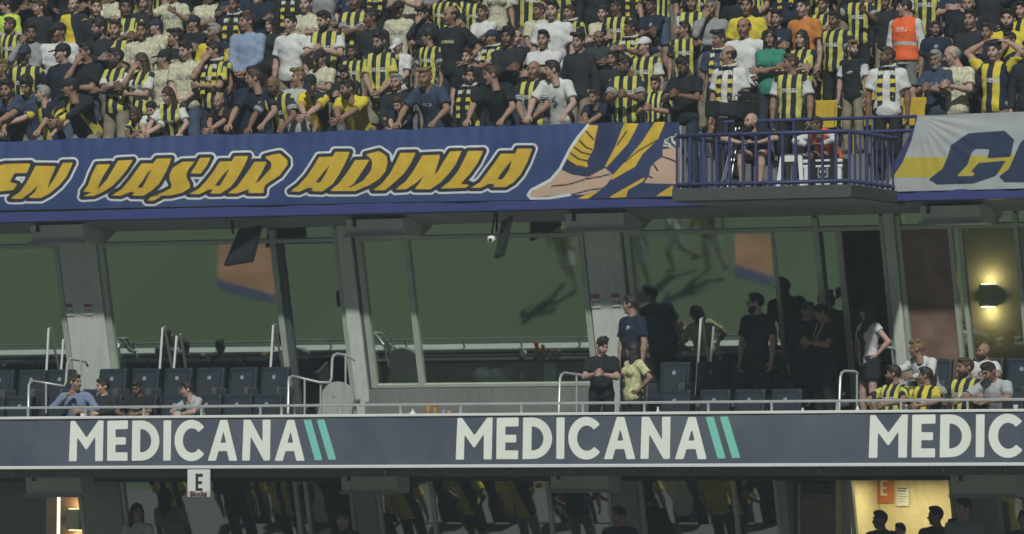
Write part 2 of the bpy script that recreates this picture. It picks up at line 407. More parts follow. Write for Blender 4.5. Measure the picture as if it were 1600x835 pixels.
# wood-framed dark door between 1240 and 1330
dd = empty('service_door', at(1285, 900, 1.8), 0, 'dark timber service door with glazed toplight beside the lit cream room', 'door')
def dpart(name, x0, x1, y0, y1, mat, Y=1.8, th=.05):
    p = at(x0, (y0+y1)/2, Y); q = at(x1, (y0+y1)/2, Y)
    o = MB().rbox(p.x, q.x, Y, Y+th, at(1285, y1, Y).z, at(1285, y0, Y).z, .005).build(name, mat, dd); o.matrix_basis = Matrix.Translation(-dd.location)
dpart('door_panel', 1250, 1313, 776, 960, M['wood']); dpart('toplight', 1252, 1286, 756, 772, M['screen'], 1.83); dpart('toplight', 1289, 1311, 756, 772, M['screen'], 1.83)
dpart('door_frame', 1246, 1250, 754, 960, M['alu'], 1.78); dpart('door_frame', 1314, 1330, 750, 960, M['soffit'], 1.78); dpart('rail', 1250, 1313, 772, 776, M['wood'], 1.79)
# ceiling lamp of the lit room
cl = empty('ceiling_lamp', at(1400, 752, 2.6), 0, 'warm ceiling lamp inside the lit cream room', 'lamp')
zc = ZT2-.02
cl.location = (at(1420, 760, 2.5).x, 2.5, zc)
MB().rbox(-.35, .35, -.12, .12, -.05, -.003, .01).build('housing', M['white'], cl); MB().box(-.32, .32, -.1, .1, -.056, -.0502).build('diffuser', M['lamp'], cl)
la = bpy.data.lights.new('ceiling_lamp_light', 'AREA'); la.shape = 'RECTANGLE'; la.size = .64; la.size_y = .2; la.energy = 22; la.color = (1, .84, .55)
lo = bpy.data.objects.new('ceiling_lamp_light', la); C.objects.link(lo); lo.parent = cl; lo.location = (0, 0, -.07)

# ---------------------------------------------------------------- printed fascia
def fz(px, py): q = at(px, py, -.02); return (q.x, q.z)
def g4(pts): return [fz(x/2.963, 620+y/2.963) for x, y in pts]
def arc(cx, cy, rx, ry, a0, a1, n=14): return [(cx+rx*math.cos(R(a0+(a1-a0)*i/n)), cy-ry*math.sin(R(a0+(a1-a0)*i/n))) for i in range(n+1)]
def Ag(dx): return [[(1020+dx, 108), (1052+dx, 108), (1100+dx, 297), (1062+dx, 297), (1052+dx, 252), (1012+dx, 252), (1000+dx, 297), (962+dx, 297)]], [[(1035+dx, 160), (1048+dx, 214), (1021+dx, 214)]]
A1, H1 = Ag(0); A2, H2 = Ag(310)
whites = [[(326, 113), (346, 112), (400, 190), (456, 111), (480, 111), (475, 298), (440, 298), (441, 184), (402, 244), (396, 244), (357, 187), (355, 299), (320, 299)],
  [(498, 112), (592, 110), (592, 150), (535, 151), (535, 188), (582, 188), (582, 222), (535, 222), (534, 258), (590, 258), (590, 297), (495, 297)],
  [(612, 111)] + arc(652, 203, 86, 93, 90, -90) + [(609, 297)],
  [(758, 110), (793, 110), (790, 296), (755, 296)],
  arc(886, 203, 78, 96, 40, 320, 24) + arc(888, 203, 42, 57, 318, 42, 20),
  [(1127, 107), (1160, 107), (1216, 212), (1216, 107), (1253, 107), (1250, 296), (1222, 296), (1160, 183), (1157, 296), (1122, 296)]] + A1 + A2
holes = [[(649, 150)] + arc(652, 204, 48, 54, 90, -90) + [(647, 258)]] + H1 + H2
teals = [[(1405, 108), (1440, 107), (1492, 294), (1457, 294)], [(1467, 107), (1502, 106), (1556, 292), (1520, 292)]]
whites = [g4(p) for p in whites]; holes = [g4(p) for p in holes]; teals = [g4(p) for p in teals]
X1 = fz(108, 690)[0]; S2 = fz(712.5, 690)[0]-X1; S3 = fz(1357.5, 690)[0]-X1
xs = np.arange(at(-600, 690, 0).x, at(2250, 690, 0).x, .0165); zs = np.linspace(ZF0+.03, ZF1-.03, 44)
XX, ZZ = np.meshgrid(xs, zs, indexing='ij'); PP = np.stack([XX.ravel(), ZZ.ravel()], 1)
dw = np.full(len(PP), 1.); dt = np.full(len(PP), 1.)
for s_ in (0, S2, S3):
    m_ = (PP[:, 0] > X1+s_-.3) & (PP[:, 0] < X1+s_+4.9); q = PP[m_]-np.array([s_, 0])
    dw[m_] = union_sd(q, whites, holes); dt[m_] = union_sd(q, teals)
yy = -.02 + .006*np.sin(PP[:, 0]*1.9)*np.sin(PP[:, 1]*3) + .003*np.sin(PP[:, 0]*7.3+PP[:, 1]*4)
n = N('fascia_print', .42, .35)
d1 = n.attr('dw').outputs['Fac']; d2 = n.attr('dt').outputs['Fac']
blot = n.ramp(n.noise(.7, 6), .35, .65); scr = n.ramp(n.noise(9, 6), .5, .8)
base = n.mix(blot, (.078, .094, .132), (.125, .142, .175)); base = n.mix(n.math('MULTIPLY', scr, .25), base, (.16, .17, .18))
c = n.mix(n.ramp(d1, .003, -.003), base, (.88, .91, .82)); c = n.mix(n.ramp(d2, .003, -.003), c, (.24, .66, .55)); n.col(c)
n.bump(n.noise(4, 4), .12)
fas = empty('advertising_fascia', (0, 0, ZF0), 0, 'long slate-blue advertising fascia with large white lettering and teal slashes', 'advertising board')
fm = grid_mesh('fascia_print', np.stack([PP[:, 0], yy, PP[:, 1]-ZF0], 1), len(xs), len(zs), {'dw': dw, 'dt': dt})
link('printed_panel', fm, n.m, fas)
MB().rbox(xs[0], xs[-1], -.035, .029, -.012, .032, .008).build('bottom_trim', M['white'], fas)
MB().rbox(xs[0], xs[-1], -.04, .125, ZF1-ZF0-.033, ZF1-ZF0+.005, .008).build('top_trim', M['white'], fas)
MB().box(xs[0], xs[-1], .002, .028, .033, ZF1-ZF0-.034).build('backing', M['grey'], fas)
for px in list(range(20, 1600, 97)):
    x = at(px, 738, .02).x
    MB().box(x-.012, x+.012, .0, .03, -.09, -.013).build('hanger', M['dark_steel'], fas)

# guard rail on the fascia
ZR = at(800, 631, .05).z
gr = empty('guard_rail', (0, .07, ZF1), 0, 'thin metal guard rail running along the top of the lettered fascia', 'railing')
MB().tube([(xs[0], 0, ZR-ZF1), (xs[-1], 0, ZR-ZF1)], .019, 10).build('top_rail', M['rail'], gr)
for px in (-140, -48, 44, 134, 225, 315, 407, 440, 533, 626, 720, 815, 911, 1007, 1107, 1206, 1308, 1408, 1512, 1620, 1720):
    x = at(px, 638, .07).x
    MB().box(x-.014, x+.014, -.012, .012, .006, ZR-ZF1-.015).build('post', M['rail'], gr)

# ---------------------------------------------------------------- supporters' banner
def Z(x0, pts, s=8., y0=220.): return [(x0+x/s, y0+y/s) for x, y in pts]
LET = [Z(0, [(-80, 330), (60, 292), (385, 285), (335, 405), (180, 408), (120, 520), (218, 540), (165, 618), (20, 632), (-100, 640)]),
 Z(0, [(445, 315), (700, 318), (630, 480), (585, 605), (600, 600), (700, 440), (785, 278), (915, 275), (830, 450), (740, 560), (620, 660), (510, 718), (345, 718), (440, 640), (490, 545), (390, 640), (270, 728), (125, 728), (250, 640), (330, 530), (385, 430)]),
 Z(0, [(1210, 300), (1385, 292), (1290, 440), (1210, 610), (1230, 605), (1340, 480), (1475, 250), (1665, 240), (1580, 370), (1490, 480), (1400, 570), (1290, 640), (1180, 690), (1030, 700), (1110, 660), (1185, 645), (1040, 638), (1100, 560), (1150, 420)]),
 Z(150, [(570, 285), (715, 285), (760, 225), (945, 220), (880, 380), (790, 540), (690, 630), (590, 690), (445, 690), (490, 640), (430, 640), (310, 690), (190, 685), (320, 610), (420, 490), (500, 380)]),
 Z(150, [(1080, 265), (1240, 260), (1160, 350), (1130, 420), (1140, 480), (1175, 540), (1175, 590), (1080, 650), (930, 685), (720, 690), (830, 650), (930, 600), (950, 560), (920, 490), (920, 420), (960, 340)]),
 Z(150, [(690, 700), (815, 700), (720, 750), (640, 750)]), Z(150, [(1300, 215), (1435, 212), (1380, 320), (1310, 412), (1180, 412), (1240, 320)]),
 Z(280, [(510, 260), (660, 258), (690, 195), (870, 190), (800, 340), (720, 480), (640, 580), (520, 660), (380, 662), (430, 610), (370, 610), (250, 670), (120, 668), (250, 600), (340, 500), (420, 400)]),
 Z(280, [(940, 265), (1100, 262), (1030, 400), (940, 545), (1010, 500), (1150, 340), (1150, 270), (1065, 205), (1150, 180), (1260, 160), (1350, 240), (1355, 300), (1260, 430), (1080, 550), (1060, 590), (1055, 655), (860, 655), (880, 600), (830, 620), (720, 660), (600, 660), (720, 580), (800, 470), (870, 370)]),
 Z(430, [(550, 205), (720, 200), (750, 140), (935, 140), (870, 290), (800, 420), (720, 540), (590, 635), (440, 630), (490, 590), (410, 590), (300, 640), (185, 635), (290, 560), (400, 440), (480, 320)]),
 Z(430, [(1000, 242), (1180, 238), (1090, 380), (980, 540), (870, 605), (960, 580), (1100, 500), (1200, 370), (1215, 270), (1190, 220), (1130, 172), (1300, 130), (1390, 190), (1405, 270), (1380, 380), (1300, 480), (1170, 560), (1000, 630), (680, 630), (800, 530), (900, 400)]),
 Z(580, [(365, 155), (560, 150), (480, 310), (400, 420), (280, 530), (170, 620), (20, 622), (130, 540), (230, 420), (300, 290)]),
 Z(580, [(640, 185), (865, 175), (830, 300), (780, 450), (830, 390), (900, 270), (985, 135), (1130, 130), (1060, 290), (980, 400), (870, 520), (740, 608), (540, 608), (620, 510), (668, 420), (570, 520), (440, 605), (300, 612), (430, 510), (520, 390), (580, 290)]),
 Z(580, [(1210, 130), (1405, 125), (1330, 280), (1230, 420), (1110, 545), (1240, 548), (1180, 590), (860, 600), (980, 510), (1080, 390), (1150, 260)]),
 Z(680, [(820, 165), (1000, 162), (1025, 100), (1215, 100), (1150, 270), (1070, 420), (980, 520), (880, 580), (710, 582), (760, 540), (670, 540), (570, 590), (440, 592), (560, 520), (650, 400), (740, 280)])]
HOL = [Z(150, [(715, 330), (640, 470), (580, 590), (510, 590), (570, 520), (640, 410)]), Z(280, [(650, 320), (570, 460), (510, 565), (440, 565), (500, 490), (580, 390)]),
 Z(430, [(710, 260), (640, 400), (560, 525), (500, 525), (560, 450), (640, 350)]), Z(680, [(970, 220), (920, 370), (840, 485), (770, 485), (830, 400), (900, 310)])]
F = lambda pts: Z(820, pts, 5.965, 180)
WHITE_LINE = F([(590, 95), (500, 200), (420, 320), (330, 500), (240, 605), (60, 700), (30, 745), (60, 780), (200, 778), (420, 742)])
SKIN = [F([(350, 505), (450, 550), (590, 570), (740, 490), (820, 555), (770, 640), (700, 700), (560, 740), (420, 740), (200, 770), (60, 770), (50, 740), (100, 690), (240, 615)]),
        F([(1285, 320), (1430, 300), (1480, 330), (1480, 645), (1110, 635), (1160, 560), (1170, 490), (1210, 440), (1285, 390)])]
YEL = [F([(590, 95), (685, 95), (655, 220), (640, 320), (580, 430), (590, 480), (560, 495), (480, 480), (385, 410), (430, 320), (500, 220)]),
       F([(925, 75), (1065, 75), (960, 270), (760, 490), (745, 480), (840, 300)]),
       F([(1215, 60), (1310, 60), (1240, 230), (1100, 360), (1030, 480), (820, 600), (790, 610), (820, 560), (940, 430), (1100, 240)]),
       F([(1130, 570), (1100, 620), (960, 700), (945, 765), (770, 775), (900, 700)]), F([(560, 745), (720, 690), (560, 800), (460, 800)]), F([(1220, 755), (1380, 650), (1380, 755)]),
       [(1074, 190), (1104, 190), (1088, 210), (1080, 205)], [(1122, 190), (1132, 190), (1126, 212), (1118, 226), (1109, 226), (1115, 208)]]
DARKL = [F(l) for l in ([(385, 415), (470, 470), (570, 490)], [(420, 350), (500, 410), (590, 430)], [(460, 300), (530, 350), (620, 370)], [(510, 240), (570, 300), (630, 325)], [(570, 150), (640, 230)],
    [(250, 665), (420, 645), (560, 600), (700, 575), (800, 550)], [(450, 740), (600, 700), (740, 680)], [(60, 775), (250, 760), (430, 735)], [(1285, 390), (1350, 410), (1420, 440)], [(1200, 460), (1240, 520)], [(1150, 570), (1190, 585)], [(950, 150), (860, 280)], [(1240, 230), (1050, 340), (930, 440)], [(590, 570), (740, 490)], [(350, 505), (450, 550), (590, 570)])]
PAT = [F([(1300, 230), (1400, 180), (1530, 110), (1600, 100), (1551, 190), (1430, 215), (1390, 310), (1290, 300)])]
def top_y(x): return np.interp(x, [-260, 0, 500, 880, 1000, 1060, 1075, 1135], [228, 221, 206, 194, 192, 190, 190, 188]) + .8*np.sin(x*.09)+.6*np.sin(x*.031+1)
def bot_y(x): return np.interp(x, [-260, 0, 1050, 1060, 1075, 1135], [336, 329, 308, 308, 308, 308])
us = np.arange(-560, 1062, 2.2); vs = np.linspace(0, 1, 50)
UU, VV = np.meshgrid(us, vs, indexing='ij'); UU = UU.ravel(); VV = VV.ravel(); PY = top_y(UU)*(1-VV)+bot_y(UU)*VV
PP = np.stack([UU, PY], 1)
def chunked(fn, P):
    out = np.full(len(P), 99.); lo, hi = fn[0], fn[1]; m_ = (P[:, 0] > lo) & (P[:, 0] < hi); out[m_] = fn[2](P[m_]); return out
dl = np.full(len(PP), 99.)
for p in LET:
    xa_, xb_ = min(q[0] for q in p)-30, max(q[0] for q in p)+30; m_ = (PP[:, 0] > xa_) & (PP[:, 0] < xb_); dl[m_] = np.minimum(dl[m_], poly_sd(PP[m_], p))
for h in HOL: dl = np.maximum(dl, -poly_sd(PP, h))
mA = PP[:, 0] > 800
def art(fn):
    o = np.full(len(PP), 99.); o[mA] = fn(PP[mA]); return o
attrs = {'dl': dl, 'wl': art(lambda P: line_sd(P, WHITE_LINE)), 'sk': art(lambda P: union_sd(P, SKIN)), 'ye': art(lambda P: union_sd(P, YEL)),
         'dk': art(lambda P: np.min([line_sd(P, l) for l in DARKL], 0)), 'pt': art(lambda P: union_sd(P, PAT)), 'art': art(lambda P: poly_sd(P, F([(590, 95), (330, 500), (560, 600), (420, 800), (1700, 800), (1700, 20), (600, 20)])))}
yoff = .012*np.sin(UU*.021+VV*2)+.008*np.sin(UU*.06+VV*5)*VV+.006*np.sin(UU*.17+VV*3)*(1-VV) - .03 - .035*np.sin(VV*math.pi) + .012*np.sin(UU*.23+1.5*np.sin(UU*.05))*(1-VV)**2 + .012*np.sin(UU*.035+VV*4+np.sin(UU*.011)*3)*np.sin(VV*math.pi)
pos = [at(u, y, YB+d) for u, y, d in zip(UU, PY, yoff)]
n = N('banner_print', .8, .15)
A = {k: n.attr(k).outputs['Fac'] for k in attrs}
f1 = n.ramp(n.noise(.9, 5), .35, .65); f2 = n.noise(14, 5)
c = n.mix(f1, (.035, .062, .18), (.055, .09, .22)); c = n.mix(n.math('MULTIPLY', n.ramp(f2, .4, .8), .25), c, (.09, .12, .19))
st = lambda a, t: n.ramp(a, t+.5, t-.5)
yel = n.mix(n.ramp(n.noise(6, 5), .3, .7), (.60, .40, .045), (.72, .49, .06))
c = n.mix(st(A['art'], 0), c, n.mix(f1, (.03, .042, .10), (.05, .07, .16)))
c = n.mix(st(A['dl'], 8.6), c, (.66, .69, .72)); c = n.mix(st(A['dl'], 5.4), c, (.035, .04, .055)); c = n.mix(st(A['dl'], 0), c, yel)
c = n.mix(st(A['ye'], 0), c, yel)
c = n.mix(st(A['sk'], 0), c, n.mix(n.ramp(n.noise(5, 4), .3, .7), (.62, .40, .28), (.55, .42, .34))); c = n.mix(st(A['dk'], 1.4), c, (.05, .04, .05))
pn = n.math('GREATER_THAN', n.noise(22, 2), .5)
c = n.mix(st(A['pt'], 0), c, n.mix(pn, (.03, .03, .04), (.6, .6, .55))); c = n.mix(st(A['wl'], 2.3), c, (.68, .7, .7))
n.col(c); n.bump(n.noise(3.5, 5), .5, .03)
bm_ = grid_mesh('banner_cloth', np.array([tuple(p) for p in pos]), len(us), len(vs), attrs)
tag(link('supporter_banner', bm_, n.m), 'long blue cloth banner with yellow graffiti lettering and a painted foot', 'banner')
# fold of the same cloth over the platform corner is left to the grey banner's own sheet
gyl = lambda v: np.interp(v, [0, .33, .62, .86, 1], [1434, 1424, 1410, 1390, 1368])
us = np.linspace(0, 1, 230); vs = np.linspace(0, 1, 56)
UU, VV = np.meshgrid(us, vs, indexing='ij'); UU = UU.ravel(); VV = VV.ravel()
xl = gyl(VV); PX = xl+(2150-xl)*UU; ty = 181-.038*(PX-1434); by = 300.5-.0255*(PX-1368); PY = ty*(1-VV)+by*VV
PP = np.stack([PX, PY], 1)
Q = lambda pts: Z(1360, pts, 5.9625, 170)
GP = [Q([(910, 230), (1250, 205), (1340, 290), (1305, 450), (1090, 465), (1108, 380), (980, 375), (945, 410), (900, 530), (800, 630), (955, 628), (975, 600), (935, 588), (1010, 505), (1262, 485), (1195, 590), (1165, 630), (960, 700), (620, 710), (540, 660), (670, 560), (720, 450), (750, 340)]),
      Q([(1460, 255), (1395, 320), (1330, 470), (1290, 560), (1195, 635), (1250, 688), (1640, 690), (1700, 640), (1900, 300), (1850, 230), (1690, 230), (1560, 560), (1480, 560), (1600, 250)])]
BANDP = [Q([(150, 455), (720, 452), (1345, 425), (3200, 380), (3200, 600), (1200, 610), (700, 640), (150, 645)])]
rad = np.arctan2(PY-181, PX-1434); dist_ = np.hypot(PX-1434, PY-181)
yoff = -.03 + .010*np.sin(rad*26)*np.exp(-dist_/90)*np.clip(dist_/25, 0, 1) + .010*np.sin(PX*.11)*VV*VV + .008*np.sin(PX*.045+VV*3) - .02*np.sin(VV*math.pi)
pos = np.array([tuple(at(u, y, YB+d)) for u, y, d in zip(PX, PY, yoff)])
gm = grid_mesh('grey_banner_cloth', pos, len(us), len(vs), {'gg': union_sd(PP, GP), 'bd': union_sd(PP, BANDP)})
n = N('grey_banner_print', .75, .2); A1_ = n.attr('gg').outputs['Fac']; A2_ = n.attr('bd').outputs['Fac']
c = n.mix(n.ramp(n.noise(3, 5), .3, .7), (.36, .39, .40), (.45, .48, .48)); c = n.mix(n.ramp(n.math('ADD', A2_, n.math('MULTIPLY', n.math('SUBTRACT', n.noise(14, 4), .5), 5)), .9, -.9), c, (.50, .41, .06))
c = n.mix(n.ramp(A1_, .5, -.5), c, (.035, .05, .10)); n.col(c); n.bump(n.noise(5, 5), .3)
tag(link('supporter_banner', gm, n.m), 'creased pale grey cloth banner with a dark letter G and a yellow band', 'banner')

# ---------------------------------------------------------------- people: one continuous body each, clothes and hair as parts
def smin(a, b, k):
    h = np.clip(.5+.5*(b-a)/k, 0, 1); return b*(1-h)+a*h-k*h*(1-h)
class SDF:
    def __init__(s, lo, hi, res):
        s.lo = np.array(lo, np.float32); s.res = res; s.n = np.ceil((np.array(hi)-s.lo)/res).astype(int)+1
        s.ax = [s.lo[i]+res*np.arange(s.n[i], dtype=np.float32) for i in range(3)]; s.D = np.full(s.n, .25, np.float32)
    def sub(s, lo, hi):
        a = np.clip(((np.array(lo)-s.lo)/s.res).astype(int)-1, 0, s.n); b = np.clip(((np.array(hi)-s.lo)/s.res).astype(int)+2, 0, s.n)
        sl_ = tuple(slice(int(i), int(j)) for i, j in zip(a, b))
        return sl_, s.ax[0][sl_[0]][:, None, None], s.ax[1][sl_[1]][None, :, None], s.ax[2][sl_[2]][None, None, :]
    def cone(s, a, b, r1, r2, k=.03, cut=None, flat=None):
        a = np.array(a, float); b = np.array(b, float); m = max(r1, r2)+.08
        sl_, X, Y, Zz = s.sub(np.minimum(a, b)-m, np.maximum(a, b)+m)
        if 0 in s.D[sl_].shape: return
        e = b-a; L = max(float(e@e), 1e-9)
        t = np.clip(((X-a[0])*e[0]+(Y-a[1])*e[1]+(Zz-a[2])*e[2])/L, 0, 1)
        d = np.sqrt((X-a[0]-t*e[0])**2+(Y-a[1]-t*e[1])**2+(Zz-a[2]-t*e[2])**2)-(r1+(r2-r1)*t)
        if cut is not None:
            c, nn = cut; d = np.maximum(d, (X-c[0])*nn[0]+(Y-c[1])*nn[1]+(Zz-c[2])*nn[2])
        s.D[sl_] = smin(s.D[sl_], d, k)
    def ell(s, c, r, Rm=None, k=.03, neg=False):
        c = np.array(c, float); m = max(r)+.08; sl_, X, Y, Zz = s.sub(c-m, c+m)
        if 0 in s.D[sl_].shape: return
        px, py, pz = X-c[0], Y-c[1], Zz-c[2]
        if Rm is not None: px, py, pz = (Rm[0][i]*px+Rm[1][i]*py+Rm[2][i]*pz for i in range(3))
        px, py, pz = np.broadcast_arrays(px, py, pz)
        k0 = np.sqrt((px/r[0])**2+(py/r[1])**2+(pz/r[2])**2); k1 = np.sqrt((px/r[0]**2)**2+(py/r[1]**2)**2+(pz/r[2]**2)**2)+1e-6
        d = k0*(k0-1)/k1
        s.D[sl_] = -smin(-s.D[sl_], d, k) if neg else smin(s.D[sl_], d, k)
    def cut(s, c, nn):          # remove where (p-c).n > 0
        X, Y, Zz = s.ax[0][:, None, None], s.ax[1][None, :, None], s.ax[2][None, None, :]
        s.D = np.maximum(s.D, (X-c[0])*nn[0]+(Y-c[1])*nn[1]+(Zz-c[2])*nn[2])
    def wobble(s, amp, f, ph):
        X, Y, Zz = s.ax[0][:, None, None], s.ax[1][None, :, None], s.ax[2][None, None, :]
        s.D = s.D + amp*(np.sin(f*X+ph+.6*f*Zz)*np.sin(.8*f*Zz-.5*f*X+2*ph)+.7*np.sin(1.7*f*Zz+f*Y+ph)*np.sin(f*1.1*X-ph+f*.5*Y)).astype(np.float32)
    def net(s):
        D = s.D; S = D < 0
        cs = np.zeros(tuple(s.n-1), np.int8)
        for i in (0, 1):
            for j in (0, 1):
                for k in (0, 1): cs += S[i:s.n[0]-1+i, j:s.n[1]-1+j, k:s.n[2]-1+k]
        act = (cs > 0) & (cs < 8); idx = -np.ones(act.shape, np.int32); cells = np.argwhere(act); idx[act] = np.arange(len(cells))
        acc = np.zeros((len(cells), 3)); cnt = np.zeros(len(cells))
        cor = [(i, j, k) for i in (0, 1) for j in (0, 1) for k in (0, 1)]
        val = {c: D[cells[:, 0]+c[0], cells[:, 1]+c[1], cells[:, 2]+c[2]] for c in cor}
        for c in cor:
            for ax in range(3):
                if c[ax] == 0:
                    e = list(c); e[ax] = 1; e = tuple(e); a, b = val[c], val[e]; m = (a < 0) != (b < 0)
                    t = np.where(m, a/np.where(m, a-b, 1), 0); p = np.tile(np.array(c, float), (len(cells), 1)); p[:, ax] += t
                    acc[m] += p[m]; cnt[m] += 1
        V = s.lo + s.res*(cells+acc/cnt[:, None]); Fs = []
        for ax in range(3):
            o1, o2 = (ax+1) % 3, (ax+2) % 3
            sa = [slice(None)]*3; sb = [slice(None)]*3; sa[ax] = slice(0, -1); sb[ax] = slice(1, None)
            A_, B_ = S[tuple(sa)], S[tuple(sb)]
            E = np.argwhere(A_ != B_); E = E[(E[:, o1] > 0) & (E[:, o2] > 0) & (E[:, o1] < s.n[o1]-1) & (E[:, o2] < s.n[o2]-1)]
            ins = A_[E[:, 0], E[:, 1], E[:, 2]]; q = []
            for d1, d2 in ((0, 0), (-1, 0), (-1, -1), (0, -1)):
                e = E.copy(); e[:, o1] += d1; e[:, o2] += d2; q.append(idx[e[:, 0], e[:, 1], e[:, 2]])
            q = np.stack(q, 1); q[~ins] = q[~ins][:, ::-1]; Fs.append(q)
        return V.astype(np.float32), np.concatenate(Fs).astype(np.int32)
def np_mesh(name, V, Fq, attrs=None):
    me = bpy.data.meshes.new(name); me.vertices.add(len(V)); me.vertices.foreach_set('co', np.asarray(V, np.float32).ravel())
    me.loops.add(Fq.size); me.loops.foreach_set('vertex_index', Fq.ravel().astype(np.int32)); me.polygons.add(len(Fq))
    me.polygons.foreach_set('loop_start', np.arange(0, Fq.size, 4, dtype=np.int32)); me.polygons.foreach_set('use_smooth', np.ones(len(Fq), bool))
    for k, v in (attrs or {}).items():
        v = np.asarray(v, np.float32)
        a = me.attributes.new(k, 'FLOAT_VECTOR' if v.ndim == 2 else 'FLOAT', 'POINT'); a.data.foreach_set('vector' if v.ndim == 2 else 'value', v.ravel())
    me.update(calc_edges=True); me.materials.append(None); return me
def rx(a): c, s = math.cos(a), math.sin(a); return np.array([[1, 0, 0], [0, c, -s], [0, s, c]])
def ry(a): c, s = math.cos(a), math.sin(a); return np.array([[c, 0, s], [0, 1, 0], [-s, 0, c]])
def rz(a): c, s = math.cos(a), math.sin(a); return np.array([[c, -s, 0], [s, c, 0], [0, 0, 1]])

def make_head(fem=False):
    s = SDF((-.12, -.15, -.22), (.12, .14, .15), .0066)
    s.ell((0, .012, .022), (.075, .096, .098), k=.02); s.ell((0, -.028, -.035), (.058 if not fem else .054, .064, .086), k=.025); s.cone((-.012, -.066, -.098), (.012, -.066, -.098), .022, .022, .02)
    s.cone((0, -.09, .012), (0, -.113, -.028), .007, .012, .012); s.cone((-.034, -.08, .03), (.034, -.08, .03), .012, .012, .012)
    for q in (-1, 1):
        s.ell((q*.077, .012, -.012), (.012, .02, .03), k=.008); s.cone((q*.042, -.06, -.02), (q*.03, -.075, -.045), .02, .02, .02); s.ell((q*.031, -.112, .007), (.018, .02, .012), k=.01, neg=True)
    s.cone((-.019, -.09, -.064), (.019, -.09, -.064), .008, .008, .01)
    s.cone((0, .012, -.08), (0, .03, -.2), .05 if not fem else .043, .054 if not fem else .046, .03)
    V, Fq = s.net()
    def cd_(a, b):
        a, b = np.array(a), np.array(b); e = b-a; t = np.clip(((V-a)@e)/(e@e), 0, 1); return np.sqrt(((V-a-t[:, None]*e)**2).sum(1))
    dk = np.zeros(len(V))
    for q in (-1, 1):
        dk = np.maximum(dk, np.clip((.0125-cd_((q*.022, -.09, .007), (q*.042, -.085, .007)))/.006, 0, 1)); dk = np.maximum(dk, np.clip((.0095-cd_((q*.014, -.1, .03), (q*.048, -.082, .033)))/.005, 0, 1))
    lip = np.clip((.0125-cd_((-.017, -.097, -.063), (.017, -.097, -.063)))/.005, 0, 1)
    stub = np.clip((-.03-V[:, 2])/.02, 0, 1)*np.clip((-.0-V[:, 1])/.03, 0, 1)*np.clip((V[:, 2]+.135)/.02, 0, 1)
    return V, Fq, dk, lip, stub
HEADS = [make_head(False), make_head(True)]
def make_hand(curl):
    s = SDF((-.04, -.07, -.1), (.22, .1, .06), .0058)
    s.cone((-.02, 0, 0), (.03, 0, 0), .024, .022, .015)
    for y, L in ((-.031, .058), (-.0105, .072), (.0105, .076), (.031, .068)):
        s.cone((.015, y*.7, 0), (.085, y, 0), .0145, .0125, .012)
        a = np.array((.09, y*1.06, 0)); c1 = curl; b = a+L*.5*np.array((math.cos(c1), y*1.2, -math.sin(c1))); c2 = curl*2.1; d = b+L*.5*np.array((math.cos(c2), y*.8, -math.sin(c2)))
        s.cone(a, b, .0098, .0092, .004); s.cone(b, d, .0092, .0078, .004)
    s.cone((.02, .028, -.004), (.058, .056, -.016), .014, .0115, .01); s.cone((.058, .056, -.016), (.09, .064, -.03), .0112, .009, .004)
    return s.net()
HANDS = {'r': make_hand(.45), 'g': make_hand(.85), 'f': make_hand(.12)}

def hairmesh(kind):
    s = SDF((-.2, -.22, -.36), (.2, .2, .2), .0072)
    face = lambda: (s.ell((0, -.128, .002), (.071, .075, .088), k=.012, neg=True), [s.ell((q*.085, .0, -.03), (.022, .042, .04), k=.01, neg=True) for q in (-1, 1)], s.cut((0, .05, -.062), (0, -.25, -1)))
    if kind in ('short', 'messy', 'curly'):
        s.ell((0, .014, .025), (.0795, .0995, .0985), k=.01); s.ell((0, -.03, .1), (.058, .062, .03), k=.03)
        if kind == 'messy':
            for i in range(9): s.ell((.06*math.sin(i*2.1), -.02+.07*math.cos(i*1.7), .11+.012*math.sin(i*3)), (.028, .03, .022), k=.02)
        if kind == 'curly': s.ell((0, .01, .05), (.092, .105, .1), k=.02)
        s.wobble(.003 if kind != 'curly' else .006, 95, 1.3); face()
    elif kind == 'receding':
        s.ell((0, .014, .016), (.081, .1, .085), k=.01); s.wobble(.002, 80, .3); s.cut((0, -.005, -.01), (0, -.8, -.6)); s.cut((0, 0, -.085), (0, 0, -1))
        s.ell((0, -.06, .11), (.055, .1, .06), k=.01, neg=True)
    elif kind == 'long':
        s.ell((0, .014, .03), (.087, .104, .1), k=.01)
        for q in (-1, 1): s.cone((q*.062, .03, .0), (q*.075, .02, -.2), .042, .04, .03); s.cone((q*.03, .07, -.02), (q*.04, .085, -.27), .05, .04, .03)
        s.ell((0, -.085, -.045), (.058, .08, .105), k=.012, neg=True); s.wobble(.0035, 60, .9)
    elif kind == 'bun':
        s.ell((0, .014, .03), (.084, .102, .099), k=.01); s.ell((0, .08, .1), (.05, .05, .045), k=.02); s.wobble(.003, 70, .5); face()
    elif kind == 'cap':
        s.ell((0, .01, .04), (.088, .106, .095), k=.01); s.cut((0, 0, .028), (0, .12, -1)); s.ell((0, -.125, .036), (.066, .07, .011), rx(.18).tolist(), k=.01)
    elif kind == 'beard':
        s.ell((0, -.03, -.07), (.066, .07, .075), k=.01); s.ell((0, -.064, -.1), (.04, .042, .04), k=.02); s.wobble(.003, 80, .2); s.cut((0, 0, -.045), (0, .35, 1)); s.cut((0, .012, 0), (0, 1, 0)); s.ell((0, -.115, -.063), (.022, .03, .009), k=.006, neg=True)
    V, Fq = s.net(); return np_mesh(kind+'_hair', V, Fq)
HAIR = {k: hairmesh(k) for k in ('short', 'messy', 'curly', 'receding', 'long', 'bun', 'cap', 'beard')}
